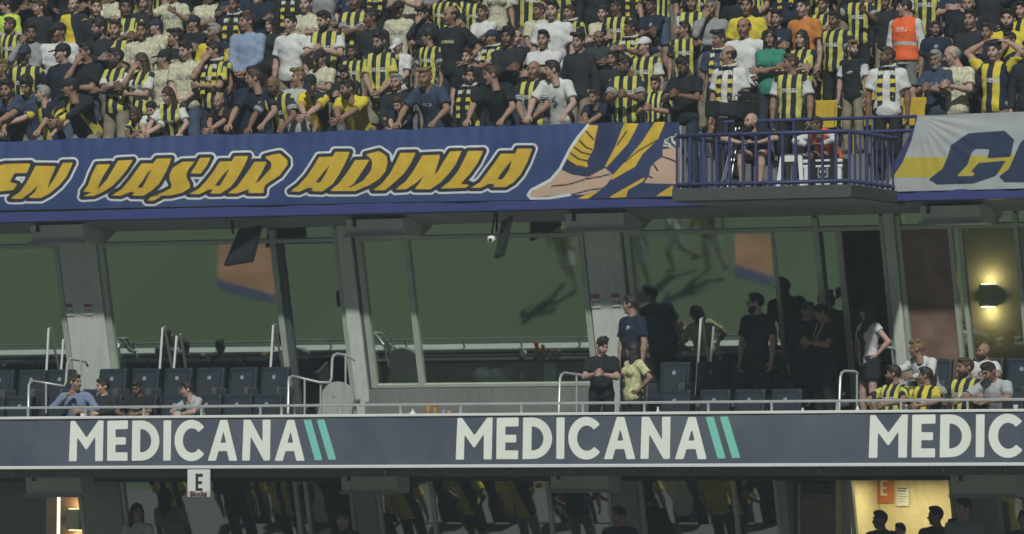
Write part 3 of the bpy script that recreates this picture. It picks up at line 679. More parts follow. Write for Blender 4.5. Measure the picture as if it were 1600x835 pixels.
def scarfmesh():
    s = SDF((-.25, -.32, -.1), (.25, .25, .75), .011)
    for i in range(14):
        t0, t1 = [2*math.pi*(j/14) for j in (i, i+1)]
        f = lambda t: (.088*math.sin(t), .01-.088*math.cos(t), .545+.03*math.cos(t+math.pi))
        s.cone(f(t0), f(t1), .024, .024, .01)
    for q, zb in ((-1, .08), (1, .14)):
        for dx in (-.022, 0, .022):
            s.cone((q*.07+dx, -.1, .51), (q*.085+dx, -.155, .3), .014, .014, .012); s.cone((q*.085+dx, -.155, .3), (q*.08+dx, -.16, zb), .014, .014, .012)
    V, Fq = s.net(); return np_mesh('scarf', V, Fq, {'tc': V})
SCARF = scarfmesh()

def ik(sh, wr, hint, l1=.285, l2=.255):
    sh, wr, hint = (np.array(x, float) for x in (sh, wr, hint)); v = wr-sh; d = np.linalg.norm(v)
    if d > (l1+l2)*.995: wr = sh+v/d*(l1+l2)*.995; v = wr-sh; d = np.linalg.norm(v)
    a = (l1*l1-l2*l2+d*d)/(2*d); h = math.sqrt(max(l1*l1-a*a, 0)); u = v/d; p = hint-(hint@u)*u; p /= np.linalg.norm(p)+1e-9
    return sh+u*a+p*h, wr
POSES = {  # lean, twist, right wrist(-x)/hint, left wrist(+x)/hint, hand kind ; person faces -Y
 'st': dict(R=((-.25, -.03, .86), (-.6, .5, 0)), L=((.25, -.03, .86), (.6, .5, 0))),
 'st2': dict(R=((-.24, -.1, .9), (-.6, .5, 0)), L=((.27, .02, .87), (.6, .5, 0)), twist=.2),
 'fo': dict(R=((.12, -.23, 1.19), (-.8, .1, -.7)), L=((-.13, -.2, 1.15), (.8, .1, -.7))),
 'cl': dict(R=((-.05, -.2, .93), (-.9, .4, 0)), L=((.05, -.2, .95), (.9, .4, 0)), hk='g'),
 'ph': dict(R=((-.05, -.33, 1.2), (-.7, .2, -.8)), L=((.06, -.33, 1.19), (.7, .2, -.8)), hk='g', hp=.45),
 'mo': dict(R=((-.06, -.17, 1.47), (-.5, -.3, -1)), L=((-.1, -.2, 1.14), (.8, .1, -.7)), hk='g', hp=.1),
 'hd': dict(R=((-.15, -.0, 1.73), (-1, -.1, .2)), L=((.15, -.0, 1.73), (1, -.1, .2)), hk='f'),
 'hp': dict(R=((-.2, -.03, 1.0), (-.9, .5, 0)), L=((.2, -.03, 1.0), (.9, .5, 0)), hk='g'),
 'le': dict(lean=.45, R=((-.27, -.38, .93), (-.6, .6, 0)), L=((.25, -.38, .93), (.6, .6, 0)), hk='g', hp=.15),
 'el': dict(lean=.62, R=((.07, -.60, .95), (-.9, .0, -.25)), L=((-.05, -.56, .94), (.9, .0, -.25)), hk='g', hp=.15),
 'po': dict(lean=.3, R=((-.62, -.42, 1.12), (0, 0, -1)), L=((.2, -.3, 1.0), (.6, .5, 0)), twist=-.35),
 'wv': dict(R=((-.22, -.36, 1.42), (-.6, 0, -1)), L=((.18, -.34, 1.3), (.7, 0, -1)), hk='f'),
 'cp': dict(R=((-.03, -.36, 1.27), (-.8, 0, -.6)), L=((.03, -.36, 1.27), (.8, 0, -.6)), hk='f'),
 'sit': dict(sit=1, lean=-.12, R=((-.14, -.3, .72), (-.9, .3, 0)), L=((.12, -.28, .72), (.9, .3, 0)), hk='g'),
 'sif': dict(sit=1, lean=-.08, R=((.12, -.2, .74), (-.8, .1, -.7)), L=((-.13, -.18, .7), (.8, .1, -.7))),
 'sil': dict(sit=1, lean=.42, R=((-.1, -.5, .72), (-.9, .0, -.2)), L=((.1, -.48, .70), (.9, 0, -.2)), hk='g', hp=.1),
 'sih': dict(sit=1, lean=.2, R=((-.08, -.32, .95), (-.8, 0, -.7)), L=((.12, -.34, .72), (.9, .3, 0)), hk='g'),
 'sib': dict(sit=1, lean=.78, R=((-.14, -.5, .66), (-.9, .0, .2)), L=((.12, -.5, .66), (.9, 0, .2)), hk='g'),
 'run': dict(lean=.2, R=((-.3, -.3, 1.1), (-.4, .8, 0)), L=((.3, .12, 1.02), (.4, .8, 0)), hk='g', stride=1),
}
LOOK = {'c': (0, .08), 'l': (-.6, .08), 'r': (.6, .08), 'd': (-.1, .45), 'L': (-1.05, .05), 'R': (1.05, .05), 'u': (0, -.15), 'b': (-.35, .3)}
CACHE = {}
def rig(pose, look, fem):
    key = (pose, look, fem)
    if key in CACHE: return CACHE[key]
    P = POSES[pose]; lean = P.get('lean', 0); T = rz(P.get('twist', 0)) @ rx(lean)
    pel = np.array((0, 0, .95)) if not P.get('sit') else np.array((0, 0, .50))
    if pose in ('le', 'el'): pel = pel+np.array((0, .1+.12*(pose == 'el'), -.02))
    t = lambda v: pel+T@np.array(v, float)
    sw = .185 if not fem else .162; wz = .44
    shR, shL = t((-sw, .005, wz)), t((sw, .005, wz))
    ra, la_ = P['R'], P['L']
    eR, wR = ik(shR, ra[0], ra[1]); eL, wL = ik(shL, la_[0], la_[1])
    if P.get('sit'):
        hips = [np.array((q*.09, -.01, .5)) for q in (-1, 1)]; kn = [np.array((q*.15, -.43, .5)) for q in (-1, 1)]; an = [np.array((q*.13, -.45, .09)) for q in (-1, 1)]
    elif P.get('stride'):
        hips = [pel+np.array((q*.09, 0, -.03)) for q in (-1, 1)]; kn = [np.array((-.1, -.25, .55)), np.array((.1, .03, .5))]; an = [np.array((-.1, -.2, .14)), np.array((.1, .38, .25))]
    else:
        hips = [pel+np.array((q*.09, 0, -.03)) for q in (-1, 1)]; kn = [np.array((q*.11, -.02+pel[1]*.6, .49)) for q in (-1, 1)]; an = [np.array((q*.12, .02+pel[1]*.2, .08)) for q in (-1, 1)]
    yaw, pit = LOOK[look]
    if P.get('hp'): pit += P['hp']*.6
    nb = t((0, .005, .52)); HR = rz(yaw) @ rx(pit); up = T@np.array((0, -.05, .143))*.55+HR@np.array((0, -.0, .143))*.45; hc = nb+up
    lo = np.minimum.reduce([shR, shL, eR, eL, wR, wL, *kn, *an, pel])-.2; hi = np.maximum.reduce([shR, shL, eR, eL, wR, wL, *kn, *an, pel, nb+np.array((0, 0, .05))])+.2; lo[2] = -.03
    bw = 1 if not fem else .9
    def torso(s, g, k=.05):
        s.ell(t((0, .0, .0)), (.16+g, .115+g, .13+g), T, k); s.ell(t((0, -.005, .14)), (.148*bw+g, .108+g, .17+g), T, k); s.ell(t((0, .0, .31)), (.172*bw+g, .118+g, .18+g), T, k)
        [s.cone(t((0, .018, .475)), t((q*(sw-.035), .01, wz-.005)), .052+g, .052+g, .045) for q in (-1, 1)]
        if fem:
            for q in (-1, 1): s.ell(t((q*.075, -.1, .32)), (.06+g, .05+g, .06+g), T, .03)
    res = .0165
    # body
    s = SDF(lo, hi, res); torso(s, -.006); s.cone(t((0, .005, .49)), nb+up*.35, .056*bw, .05*bw, .05)
    for sh, e, wv in ((shR, eR, wR), (shL, eL, wL)): s.cone(sh, e, .05*bw, .041*bw, .03); s.cone(e, e+(wv-e)*.35, .042*bw, .043*bw, .02); s.cone(e+(wv-e)*.3, wv, .042*bw, .027*bw, .02)
    for h, k_, a in zip(hips, kn, an): s.cone(h, k_, .085, .058, .04); s.cone(k_, k_+(a-k_)*.4, .057, .055, .02); s.cone(k_+(a-k_)*.35, a, .054, .038, .02); s.cone(a-np.array((0, 0, .03)), a+np.array((0, -.15, -.045)), .038, .03, .02)
    V, Fq = s.net(); Vs, Fs, dk, lip, stub = [V], [Fq], [np.zeros(len(V))], [np.zeros(len(V))], [np.zeros(len(V))]
    off = len(V); hv, hf, a1, a2, a3 = HEADS[1 if fem else 0]
    hs = .96 if fem else 1.0
    Vs.append(hv*hs@HR.T+hc); Fs.append(hf+off); dk.append(a1); lip.append(a2); stub.append(a3 if not fem else a3*0); off += len(hv)
    hk = P.get('hk', 'r')
    for q, e, wv in ((-1, eR, wR), (1, eL, wL)):
        x = wv-e; x /= np.linalg.norm(x)
        if pose in ('le',): x = np.array((0, -.85, -.5)); x /= np.linalg.norm(x)
        if pose == 'hd': x = np.array((-q*.8, .1, .25)); x /= np.linalg.norm(x)
        palm = {'le': (0, -.3, -1), 'hd': (-q*.2, -.1, -1), 'fo': (0, 1, -.1), 'sif': (0, 1, -.1), 'mo': (0, 1, .3), 'cp': (-q, 0, 0), 'ph': (-q*.8, .6, 0), 'wv': (0, -1, .2), 'po': (0, 0, -1)}.get(pose, (-q, 0, -.1))
        z = -np.array(palm, float); z -= (z@x)*x; z /= np.linalg.norm(z); y = np.cross(z, x)
        v, f = HANDS[hk]; v = v.copy()
        # thumb (local +y) should point up / forward / inward
        want = np.array((0, -.6, 1.)) if pose not in ('le', 'hd') else np.array((-q*1., 0, 0))
        if y@want < 0: v[:, 1] *= -1; f = f[:, ::-1]
        Vs.append(v@np.stack([x, y, z])+wv); Fs.append(f+off); off += len(v)
        for arr in (dk, lip, stub): arr.append(np.zeros(len(v)))
    body = np_mesh('body', np.concatenate(Vs), np.concatenate(Fs), {'dk': np.concatenate(dk), 'lip': np.concatenate(lip), 'stub': np.concatenate(stub)})
    out = dict(body=body, T=T, pel=pel, HR=HR, hc=hc, hs=hs)
    def shirt(kind):
        if kind in out: return out[kind]
        s = SDF(lo, hi, res); g = {'vest': .03, 'coat': .022}.get(kind, .013); torso(s, g)
        s.ell(t((0, 0, -.05)), (.162+g, .116+g, .13), T, .06)
        ends = []
        for sh, e, wv in ((shR, eR, wR), (shL, eL, wL)):
            if kind == 'vest': continue
            if kind in ('long', 'coat'):
                s.cone(sh, e, .066, .054, .04); s.cone(e, wv, .053, .04, .02, ((e+(wv-e)*.93), (wv-e)/np.linalg.norm(wv-e)))
            else:
                u = (e-sh)/np.linalg.norm(e-sh); fr = .3 if kind == 'top' else .72; p = sh+(e-sh)*fr; s.cone(sh, sh+(e-sh)*(fr+.1), .066*bw, .073*bw, .045, (p, u))
        s.wobble(.0042, 26, 1.1+len(pose)); s.wobble(.002, 47, .4)
        hem = t((0, 0, -.115 if kind != 'vest' else -.06)); s.cut(hem, -T[:, 2]); s.cut(t((0, 0, .575)), T[:, 2])
        s.ell(t((0, -.03, .60)), (.066, .074, .08), T, .012, neg=True)
        V, Fq = s.net(); loc = (V-pel)@T
        slv = np.zeros(len(V)); stt = np.zeros(len(V))
        for sh, e, wv in ((shR, eR, wR), (shL, eL, wL)):
            ee = e-sh; tt = ((V-sh)@ee)/(ee@ee); dd = np.linalg.norm(V-sh-np.clip(tt, 0, 1)[:, None]*ee, axis=1)
            fe = wv-e; tf = ((V-e)@fe)/(fe@fe); df = np.linalg.norm(V-e-np.clip(tf, 0, 1)[:, None]*fe, axis=1)
            outside = np.abs(loc[:, 0]) > sw-.015
            near = (dd < .092) & (tt > .1) & (outside | (tt > .45)) ; near2 = (df < .075) & (tf > 0)
            slv = np.where(near | near2, 1, slv); stt = np.where(near, tt, np.where(near2, 1+tf, stt))
        out[kind] = np_mesh('shirt', V, Fq, {'tc': loc, 'sl': slv, 'st': stt}); return out[kind]
    def trousers(kind):
        if kind in out: return out[kind]
        s = SDF(lo, hi, res+.002); s.ell(t((0, 0, -.01)), (.168, .125, .13), T, .04)
        for h, k_, a in zip(hips, kn, an):
            if kind == 'shorts': d_ = (k_-h)/np.linalg.norm(k_-h); s.cone(h, k_, .1, .088, .04, (h+(k_-h)*.86, d_))
            elif kind == 'skirt': s.cone(h, h+(k_-h)*.7, .11, .12, .08, (h+(k_-h)*.62, (k_-h)/np.linalg.norm(k_-h)))
            else: s.cone(h, k_, .096, .074, .04); s.cone(k_, a, .074, .06, .02, (a+np.array((0, 0, -.0)), (a-k_)/np.linalg.norm(a-k_)))
        s.cut(t((0, 0, .06)), T[:, 2]); s.wobble(.003, 22, 2.2); V, Fq = s.net(); out[kind] = np_mesh('trousers', V, Fq); return out[kind]
    def shoes():
        if 'shoes' in out: return out['shoes']
        out['shoes'] = []
        for a in an:
            s = SDF(a-np.array((.1, .26, .16)), a+np.array((.1, .12, .08)), .02); s.cone(a+np.array((0, .02, -.03)), a+np.array((0, -.16, -.045)), .05, .04, .02)
            V, Fq = s.net(); V[:, 2] = np.maximum(V[:, 2], .002); out['shoes'].append(np_mesh('shoe', V, Fq))
        return out['shoes']
    out['fn_shirt'], out['fn_tr'], out['fn_sh'] = shirt, trousers, shoes
    CACHE[key] = out
    return out

# clothing materials
def cloth(name, fn, rough=.85):
    n = N(name, rough, .15); tc = n.attr('tc').outputs['Vector']; x, y, z = n.sep(tc); sl_ = n.attr('sl').outputs['Fac']; st_ = n.attr('st').outputs['Fac']
    col = fn(n, tc, x, y, z, sl_, st_)
    n.col(n.mix(n.math('MULTIPLY', n.ramp(n.noise(11, 4), .35, .7), .16), col, (.03, .035, .04))); n.bump(n.noise(14, 4), .45, .02); return n.m
def front(n, y): return n.math('LESS_THAN', y, 0)
def rect(n, x, z, cx, cz, hx, hz):
    return n.math('MULTIPLY', n.math('LESS_THAN', n.math('ABSOLUTE', n.math('SUBTRACT', x, cx)), hx), n.math('LESS_THAN', n.math('ABSOLUTE', n.math('SUBTRACT', z, cz)), hz))
def logo(n, tc, x, y, z, col, cx=0, cz=.3, hx=.1, hz=.026, c=(.7, .7, .66), sc=60, th=.47):
    mk = n.math('MULTIPLY', rect(n, x, z, cx, cz, hx, hz), n.math('GREATER_THAN', n.noise(sc, 1, tc), th)); mk = n.math('MULTIPLY', mk, front(n, y)); return n.mix(mk, col, c)
YC, NC, CRM = (.57, .55, .12), (.02, .027, .046), (.56, .54, .39)
def stripes(sleeve, yc=YC, per=.125, duty=.47, ph=.03, cuff=None, spons=(.66, .66, .6)):
    def f(n, tc, x, y, z, s, t):
        wob = n.math('MULTIPLY', n.math('SUBTRACT', n.noise(4, 2, tc), .5), .03)
        fr = n.math('FRACT', n.math('DIVIDE', n.math('ADD', n.math('ADD', x, 3+ph), wob), per)); st_ = n.math('LESS_THAN', fr, duty)
        c = n.mix(st_, NC, yc)
        if spons: c = logo(n, tc, x, y, z, c, 0, .29, .105, .028, spons, 55)
        if sleeve == 'same':
            fr2 = n.math('LESS_THAN', n.math('FRACT', n.math('DIVIDE', n.math('ADD', y, 3), per)), duty); sc_ = n.mix(fr2, NC, yc)
        else: sc_ = sleeve
        if cuff: sc_ = n.mix(n.math('GREATER_THAN', n.math('FRACT', n.math('MULTIPLY', t, 11)), .5), sc_, n.mix(n.math('GREATER_THAN', t, .45), sc_, cuff))
        return n.mix(s, c, sc_)
    return f
def solid(c, lg=None, sleeve=None, band=None):
    def f(n, tc, x, y, z, s, t):
        k = n.mix(n.ramp(n.noise(5, 3, tc), .3, .7), tuple(q*.9 for q in c), c)
        if lg: k = logo(n, tc, x, y, z, k, *lg)
        if band:
            for cz, hz, bc in band: k = n.mix(rect(n, x, z, 0, cz, .5, hz), k, bc)
        if sleeve: k = n.mix(s, k, sleeve)
        return k
    return f
def cream(n, tc, x, y, z, s, t):
    a = n.math('GREATER_THAN', n.math('FRACT', n.math('DIVIDE', n.math('ADD', x, 3), .052)), .5); b = n.math('GREATER_THAN', n.math('FRACT', n.math('DIVIDE', n.math('ADD', z, 3), .07)), .62)
    k = n.mix(n.math('MULTIPLY', n.math('ADD', a, b), .4), CRM, (.42, .40, .25)); k = n.mix(n.ramp(n.noise(30, 3, tc), .5, .62), k, (.70, .69, .55)); k = logo(n, tc, x, y, z, k, 0, .3, .1, .03, (.2, .2, .22), 50, .5)
    return k
def sidepanel(n, tc, x, y, z, s, t):
    side = n.math('GREATER_THAN', n.math('ABSOLUTE', n.math('ADD', n.math('MULTIPLY', z, .25), x)), .1); k = n.mix(side, (.70, .56, .05), NC); return n.mix(s, k, (.68, .55, .05))
def shoulder(n, tc, x, y, z, s, t):
    d = n.math('ABSOLUTE', n.math('SUBTRACT', n.math('ABSOLUTE', x), n.math('ADD', .06, n.math('MULTIPLY', n.math('SUBTRACT', .45, z), .25)))); k = n.mix(n.math('LESS_THAN', d, .022), (.022, .026, .033), (.62, .56, .08)); return k
def hivis(n, tc, x, y, z, s, t):
    k = n.mix(n.ramp(n.noise(6, 3, tc), .3, .7), (.80, .13, .035), (.88, .18, .05)); k = n.mix(rect(n, x, z, 0, .17, .5, .024), k, (.5, .5, .46)); k = logo(n, tc, x, y, z, k, 0, .36, .08, .03, (.8, .5, .4), 40, .5)
    return k
def pinstripe(n, tc, x, y, z, s, t):
    a = n.math('GREATER_THAN', n.math('FRACT', n.math('DIVIDE', n.math('ADD', x, 3), .035)), .6); k = n.mix(a, (.035, .05, .09), (.06, .085, .14)); return logo(n, tc, x, y, z, k, 0, .32, .06, .022, (.4, .43, .46), 50)
def floral(n, tc, x, y, z, s, t):
    return n.mix(n.ramp(n.noise(22, 3, tc), .48, .56), (.68, .66, .36), (.40, .42, .24))
def vneck(n, tc, x, y, z, s, t):
    return n.mix(n.math('MULTIPLY', n.math('LESS_THAN', n.math('ABSOLUTE', x), n.math('ADD', .03, n.math('MULTIPLY', z, .13))), front(n, y)), (.66, .66, .66), (.03, .034, .04))
SH = {  # code: (material, mesh kind, description)
 'S': (cloth('striped_kit', stripes('same')), 'short', 'yellow-navy striped shirt'),
 'SB': (cloth('striped_kit_dark_sleeves', stripes((.03, .036, .055), cuff=(.6, .62, .6))), 'short', 'striped shirt with navy sleeves'),
 'SW': (cloth('striped_kit_white_sleeves', stripes((.66, .67, .65))), 'short', 'striped shirt with white sleeves'),
 'ST': (cloth('thin_striped_kit', stripes('same', (.60, .60, .16), .085, .45, .01, None, None)), 'short', 'narrow-striped yellow-green shirt'),
 'SZ': (cloth('wide_striped_kit', stripes((.66, .55, .06), (.68, .56, .06), .17, .5, .04)), 'short', 'wide-striped shirt with yellow sleeves'),
 'C': (cloth('cream_kit', cream), 'short', 'cream patterned jersey'),
 'K': (cloth('black_tee', solid((.018, .021, .026))), 'short', 'plain black T-shirt'),
 'KL': (cloth('black_tee_logo', solid((.019, .022, .027), (0, .32, .09, .02, (.5, .5, .3), 70, .45))), 'short', 'black T-shirt with chest print'),
 'KW': (cloth('black_top_white_sleeves', solid((.02, .023, .03), (0, .3, .06, .02, (.6, .6, .6), 60, .48), (.66, .67, .66))), 'short', 'black top with white sleeves'),
 'N': (cloth('navy_tee', solid((.022, .031, .058), (.06, .36, .025, .025, (.4, .43, .48), 60, .45))), 'short', 'navy T-shirt'),
 'NL': (cloth('navy_jacket', solid((.02, .027, .045))), 'coat', 'dark navy jacket'),
 'D': (cloth('dark_top', solid((.026, .03, .036))), 'long', 'dark long-sleeved top'),
 'DG': (cloth('dark_green_top', solid((.035, .055, .05))), 'short', 'dark green T-shirt'),
 'W': (cloth('white_tee', solid((.70, .71, .69))), 'short', 'white T-shirt'),
 'WP': (cloth('white_tee_print', solid((.68, .69, .67), (.0, .26, .035, .08, (.12, .12, .14), 30, .42))), 'short', 'white T-shirt with dark print'),
 'WB': (cloth('white_tee_band', solid((.66, .67, .66), None, None, ((.30, .03, NC), (.285, .009, YC)))), 'short', 'white shirt with navy-yellow chest band'),
 'G': (cloth('grey_top', solid((.30, .31, .32))), 'long', 'grey sweatshirt'),
 'GW': (cloth('pale_grey_tee', solid((.45, .48, .50), (0, .3, .03, .02, (.2, .2, .2), 40, .5))), 'short', 'pale grey T-shirt'),
 'WL': (cloth('white_shirt_long', solid((.66, .67, .66))), 'long', 'white long-sleeved shirt'),
 'LB': (cloth('light_blue_shirt', solid((.27, .35, .50))), 'long', 'light blue shirt'),
 'BS': (cloth('blue_grey_shirt', solid((.20, .25, .38))), 'long', 'blue-grey shirt'),
 'Y': (cloth('yellow_tee', solid((.70, .58, .06))), 'short', 'plain yellow T-shirt'),
 'YN': (cloth('yellow_navy_panel', sidepanel), 'short', 'yellow shirt with navy side panels'),
 'KS': (cloth('black_yellow_shoulder', shoulder), 'coat', 'black jacket with yellow shoulder stripes'),
 'O': (cloth('orange_tee', solid((.58, .23, .05))), 'short', 'orange T-shirt'),
 'GR': (cloth('green_tee', solid((.05, .25, .17))), 'short', 'green T-shirt'),
 'NV': (cloth('neon_vest_top', solid((.62, .80, .10), None, None, ((.2, .03, (.5, .52, .45)),))), 'long', 'neon yellow steward jacket'),
 'PS': (cloth('navy_pinstripe', pinstripe), 'short', 'navy pinstriped shirt'),
 'HV': (cloth('hivis_vest', hivis), 'vest', 'orange hi-vis vest over white shirt'),
 'FL': (cloth('floral_blouse', floral), 'short', 'pale yellow floral blouse'),
 'VW': (cloth('white_top_dark_scarf', vneck), 'top', 'white sleeveless top and black skirt'),
}
SCARFM = cloth('striped_scarf', lambda n, tc, x, y, z, s, t: n.mix(n.math('LESS_THAN', n.math('FRACT', n.math('DIVIDE', n.math('ADD', z, n.math('MULTIPLY', n.noise(40, 1, tc), .05)), .11)), .5), NC, n.mix(n.math('GREATER_THAN', z, .4), (.66, .55, .07), (.6, .6, .5))))
LANY = plain('lanyard_yellow', (.6, .55, .15), .6)
def skin(name, c):
    n = N(name, .55, .35); k = n.mix(n.ramp(n.noise(18, 4), .3, .7), tuple(q*.9 for q in c), c); k = n.mix(n.math('MULTIPLY', n.attr('stub').outputs['Fac'], .35), k, tuple(q*.35 for q in c))
    k = n.mix(n.math('MULTIPLY', n.attr('lip').outputs['Fac'], .6), k, (c[0]*.8, c[1]*.45, c[2]*.45)); k = n.mix(n.math('MULTIPLY', n.attr('dk').outputs['Fac'], .85), k, (.035, .025, .02)); n.col(k); n.b.inputs['Subsurface Weight'].default_value = 0.0; return n.m
SKINS = [skin('skin_%s' % t, c) for t, c in (('light', (.47, .31, .25)), ('warm', (.37, .23, .17)), ('tan', (.30, .18, .125)), ('deep', (.21, .12, .08)))]
HC = {k: plain('hair_'+k, c, .6, .3, 40) for k, c in (('dark', (.026, .022, .02)), ('brown', (.06, .038, .024)), ('grey', (.26, .26, .25)), ('light', (.2, .13, .06)))}
CAPS = {'c': plain('cap_black', (.02, .022, .028), .8), 'w': plain('cap_white', (.6, .6, .58), .8), 'n': plain('cap_navy', (.025, .035, .07), .8)}
TROU = [plain('trousers_'+nm, c, .85, .2, 10) for nm, c in (('black', (.018, .019, .022)), ('navy', (.03, .038, .06)), ('jeans', (.07, .095, .15)), ('grey', (.16, .165, .17)), ('khaki', (.26, .23, .17)))]
SHOE = plain('shoe_leather', (.05, .05, .05), .5)
HAIRS = {'d': ('short', 'dark', 'short dark hair'), 'm': ('messy', 'dark', 'tousled dark hair'), 'u': ('curly', 'dark', 'curly dark hair'), 'b': ('short', 'brown', 'short brown hair'), 'g': ('short', 'grey', 'grey hair'), 'y': ('messy', 'light', 'light brown hair'),
  'R': ('receding', 'dark', 'receding dark hair'), 'G': ('receding', 'grey', 'receding grey hair'), 'B': (None, None, 'shaved head'), 'c': ('cap', 'c', 'black cap'), 'w': ('cap', 'w', 'white cap'), 'n': ('cap', 'n', 'navy cap'), 'l': ('long', 'dark', 'long dark hair'), 'L': ('long', 'brown', 'long brown hair'), 'k': ('bun', 'dark', 'hair in a bun')}
PD = {'st': 'arms down', 'st2': 'half turned', 'fo': 'arms folded', 'cl': 'hands clasped', 'ph': 'hands held out', 'mo': 'hand at mouth', 'hd': 'hands on head', 'hp': 'hands on hips', 'le': 'hands on the rail', 'el': 'bent over the rail', 'po': 'one arm stretched out',
      'wv': 'hands raised', 'cp': 'hands together', 'sit': 'sitting', 'sif': 'sitting with folded arms', 'sil': 'sitting bent forward', 'sih': 'sitting, one hand raised', 'sib': 'sitting hunched forward', 'run': 'running'}
PEOPLE = []
def hfrac(rg): return float(rg['hc'][2])
def person(x, y, floor, H, shirt, pose, hair, look='c', yaw=0, label=None, group=None, scarf=False, beard=False, trou=None, tk=None, sk=None, place='', order=None):
    fem = hair in 'lLk'; rg = rig(pose, look, fem); s = H/1.745
    o = link('person', rg['body'], SKINS[sk if sk is not None else rng.choice((0, 0, 1, 1, 2, 1, 2, 3))]); o.location = (x, y, floor); wd = rng.uniform(.93, 1.1) if hair not in 'lLk' else rng.uniform(.92, 1.02); o.scale = (s*wd, s*(wd*.6+.4), s); o.rotation_euler = (0, 0, yaw)
    mat, kind, desc = SH[shirt]
    if shirt == 'HV': link('shirt', rg['fn_shirt']('long'), SH['WL'][0], o); link('vest', rg['fn_shirt']('vest'), mat, o)
    else: link('shirt', rg['fn_shirt'](kind), mat, o)
    tk = tk or ('trousers' if rng.random() < .75 else 'shorts'); link('skirt' if tk == 'skirt' else tk, rg['fn_tr'](tk), trou or TROU[rng.choice((0, 0, 0, 1, 1, 2, 3, 4))], o)
    [link('shoe', m_, SHOE, o) for m_ in rg['fn_sh']()]
    HMX = Matrix.Translation(rg['hc']) @ Matrix(rg['HR'].tolist()).to_4x4() @ Matrix.Scale(rg['hs'], 4)
    hk, hcol, hd_ = HAIRS[hair]
    if hk == 'cap': link('cap', HAIR['cap'], CAPS[hcol], o, HMX); link('hair', HAIR['receding'], HC['dark'], o, HMX)
    elif hk: link('hair', HAIR[hk], HC[hcol], o, HMX)
    if beard: link('beard', HAIR['beard'], HC['grey' if hair in 'gG' else 'dark'], o, HMX)
    if scarf: link('scarf', SCARF, SCARFM, o, Matrix.Translation(rg['pel']) @ Matrix(rg['T'].tolist()).to_4x4())
    if label is None:
        label = 'person in %s with %s, %s%s' % (desc, hd_ + (' and beard' if beard else ''), PD[pose] if not scarf else 'scarf, '+PD[pose], place)
    tag(o, label, 'person', group or 'spectators in the upper tier'); o['_d'] = desc; PEOPLE.append(o); return o, rg

# ---------------------------------------------------------------- copies of a thing with its parts
def dup(root, loc, rzv=None, label=None, group=None, mats=None):
    r = root.copy(); C.objects.link(r); r.location = loc
    if rzv is not None: r.rotation_euler = (0, 0, rzv)
    if label: r['label'] = label
    if group: r['group'] = group
    for ch in list(root.children):
        c = ch.copy(); C.objects.link(c); c.parent = r
        if mats and c.material_slots: c.material_slots[0].material = mats
        for gch in list(ch.children): d = gch.copy(); C.objects.link(d); d.parent = c
    return r
ORD = ['banner-rail', 'front', 'second', 'third', 'fourth', 'fifth', 'sixth', 'seventh']
# ---------------------------------------------------------------- upper-tier seats
def tier_seat():
    e = empty('stadium_seat', (0, 0, 0))
    MB().rbox(-.21, .21, .0, .03, .42, .80, .012, Matrix.Rotation(-.12, 4, 'X')).build('backrest', M['seat_blue'], e)
    MB().rbox(-.2, .2, -.06, -.025, .40, .76, .012, Matrix.Rotation(-.1, 4, 'X')).build('seat_pan', M['seat_blue'], e)
    MB().box(-.02, .02, -.03, .12, .0, .45).build('bracket', M['dark_steel'], e)
    return e
ts = tier_seat(); first = True; TSEATS = [ts]
for k in range(1, 6):
    x = XL+.4+.13*k
    while x < XR-.3:
        px = proj((x, row_y(k)+.3, row_floor(k)))[0]
        yel_ = 1262 < px < 1540 and k >= 1
        lab = '%s plastic folding seat in the %s row of the upper tier' % ('yellow' if yel_ else 'dark blue', ORD[k])
        if 1190 < px < 1660:
            loc = (x, row_y(k)+.22, row_floor(k))
            if first: ts.location = loc; first = False; tag(ts, lab, 'seat', 'upper tier seats')
            else: TSEATS.append(dup(ts, loc, None, lab, 'upper tier seats', M['seat_yellow'] if yel_ else None))
            if ts.get('category'): pass
        x += .5

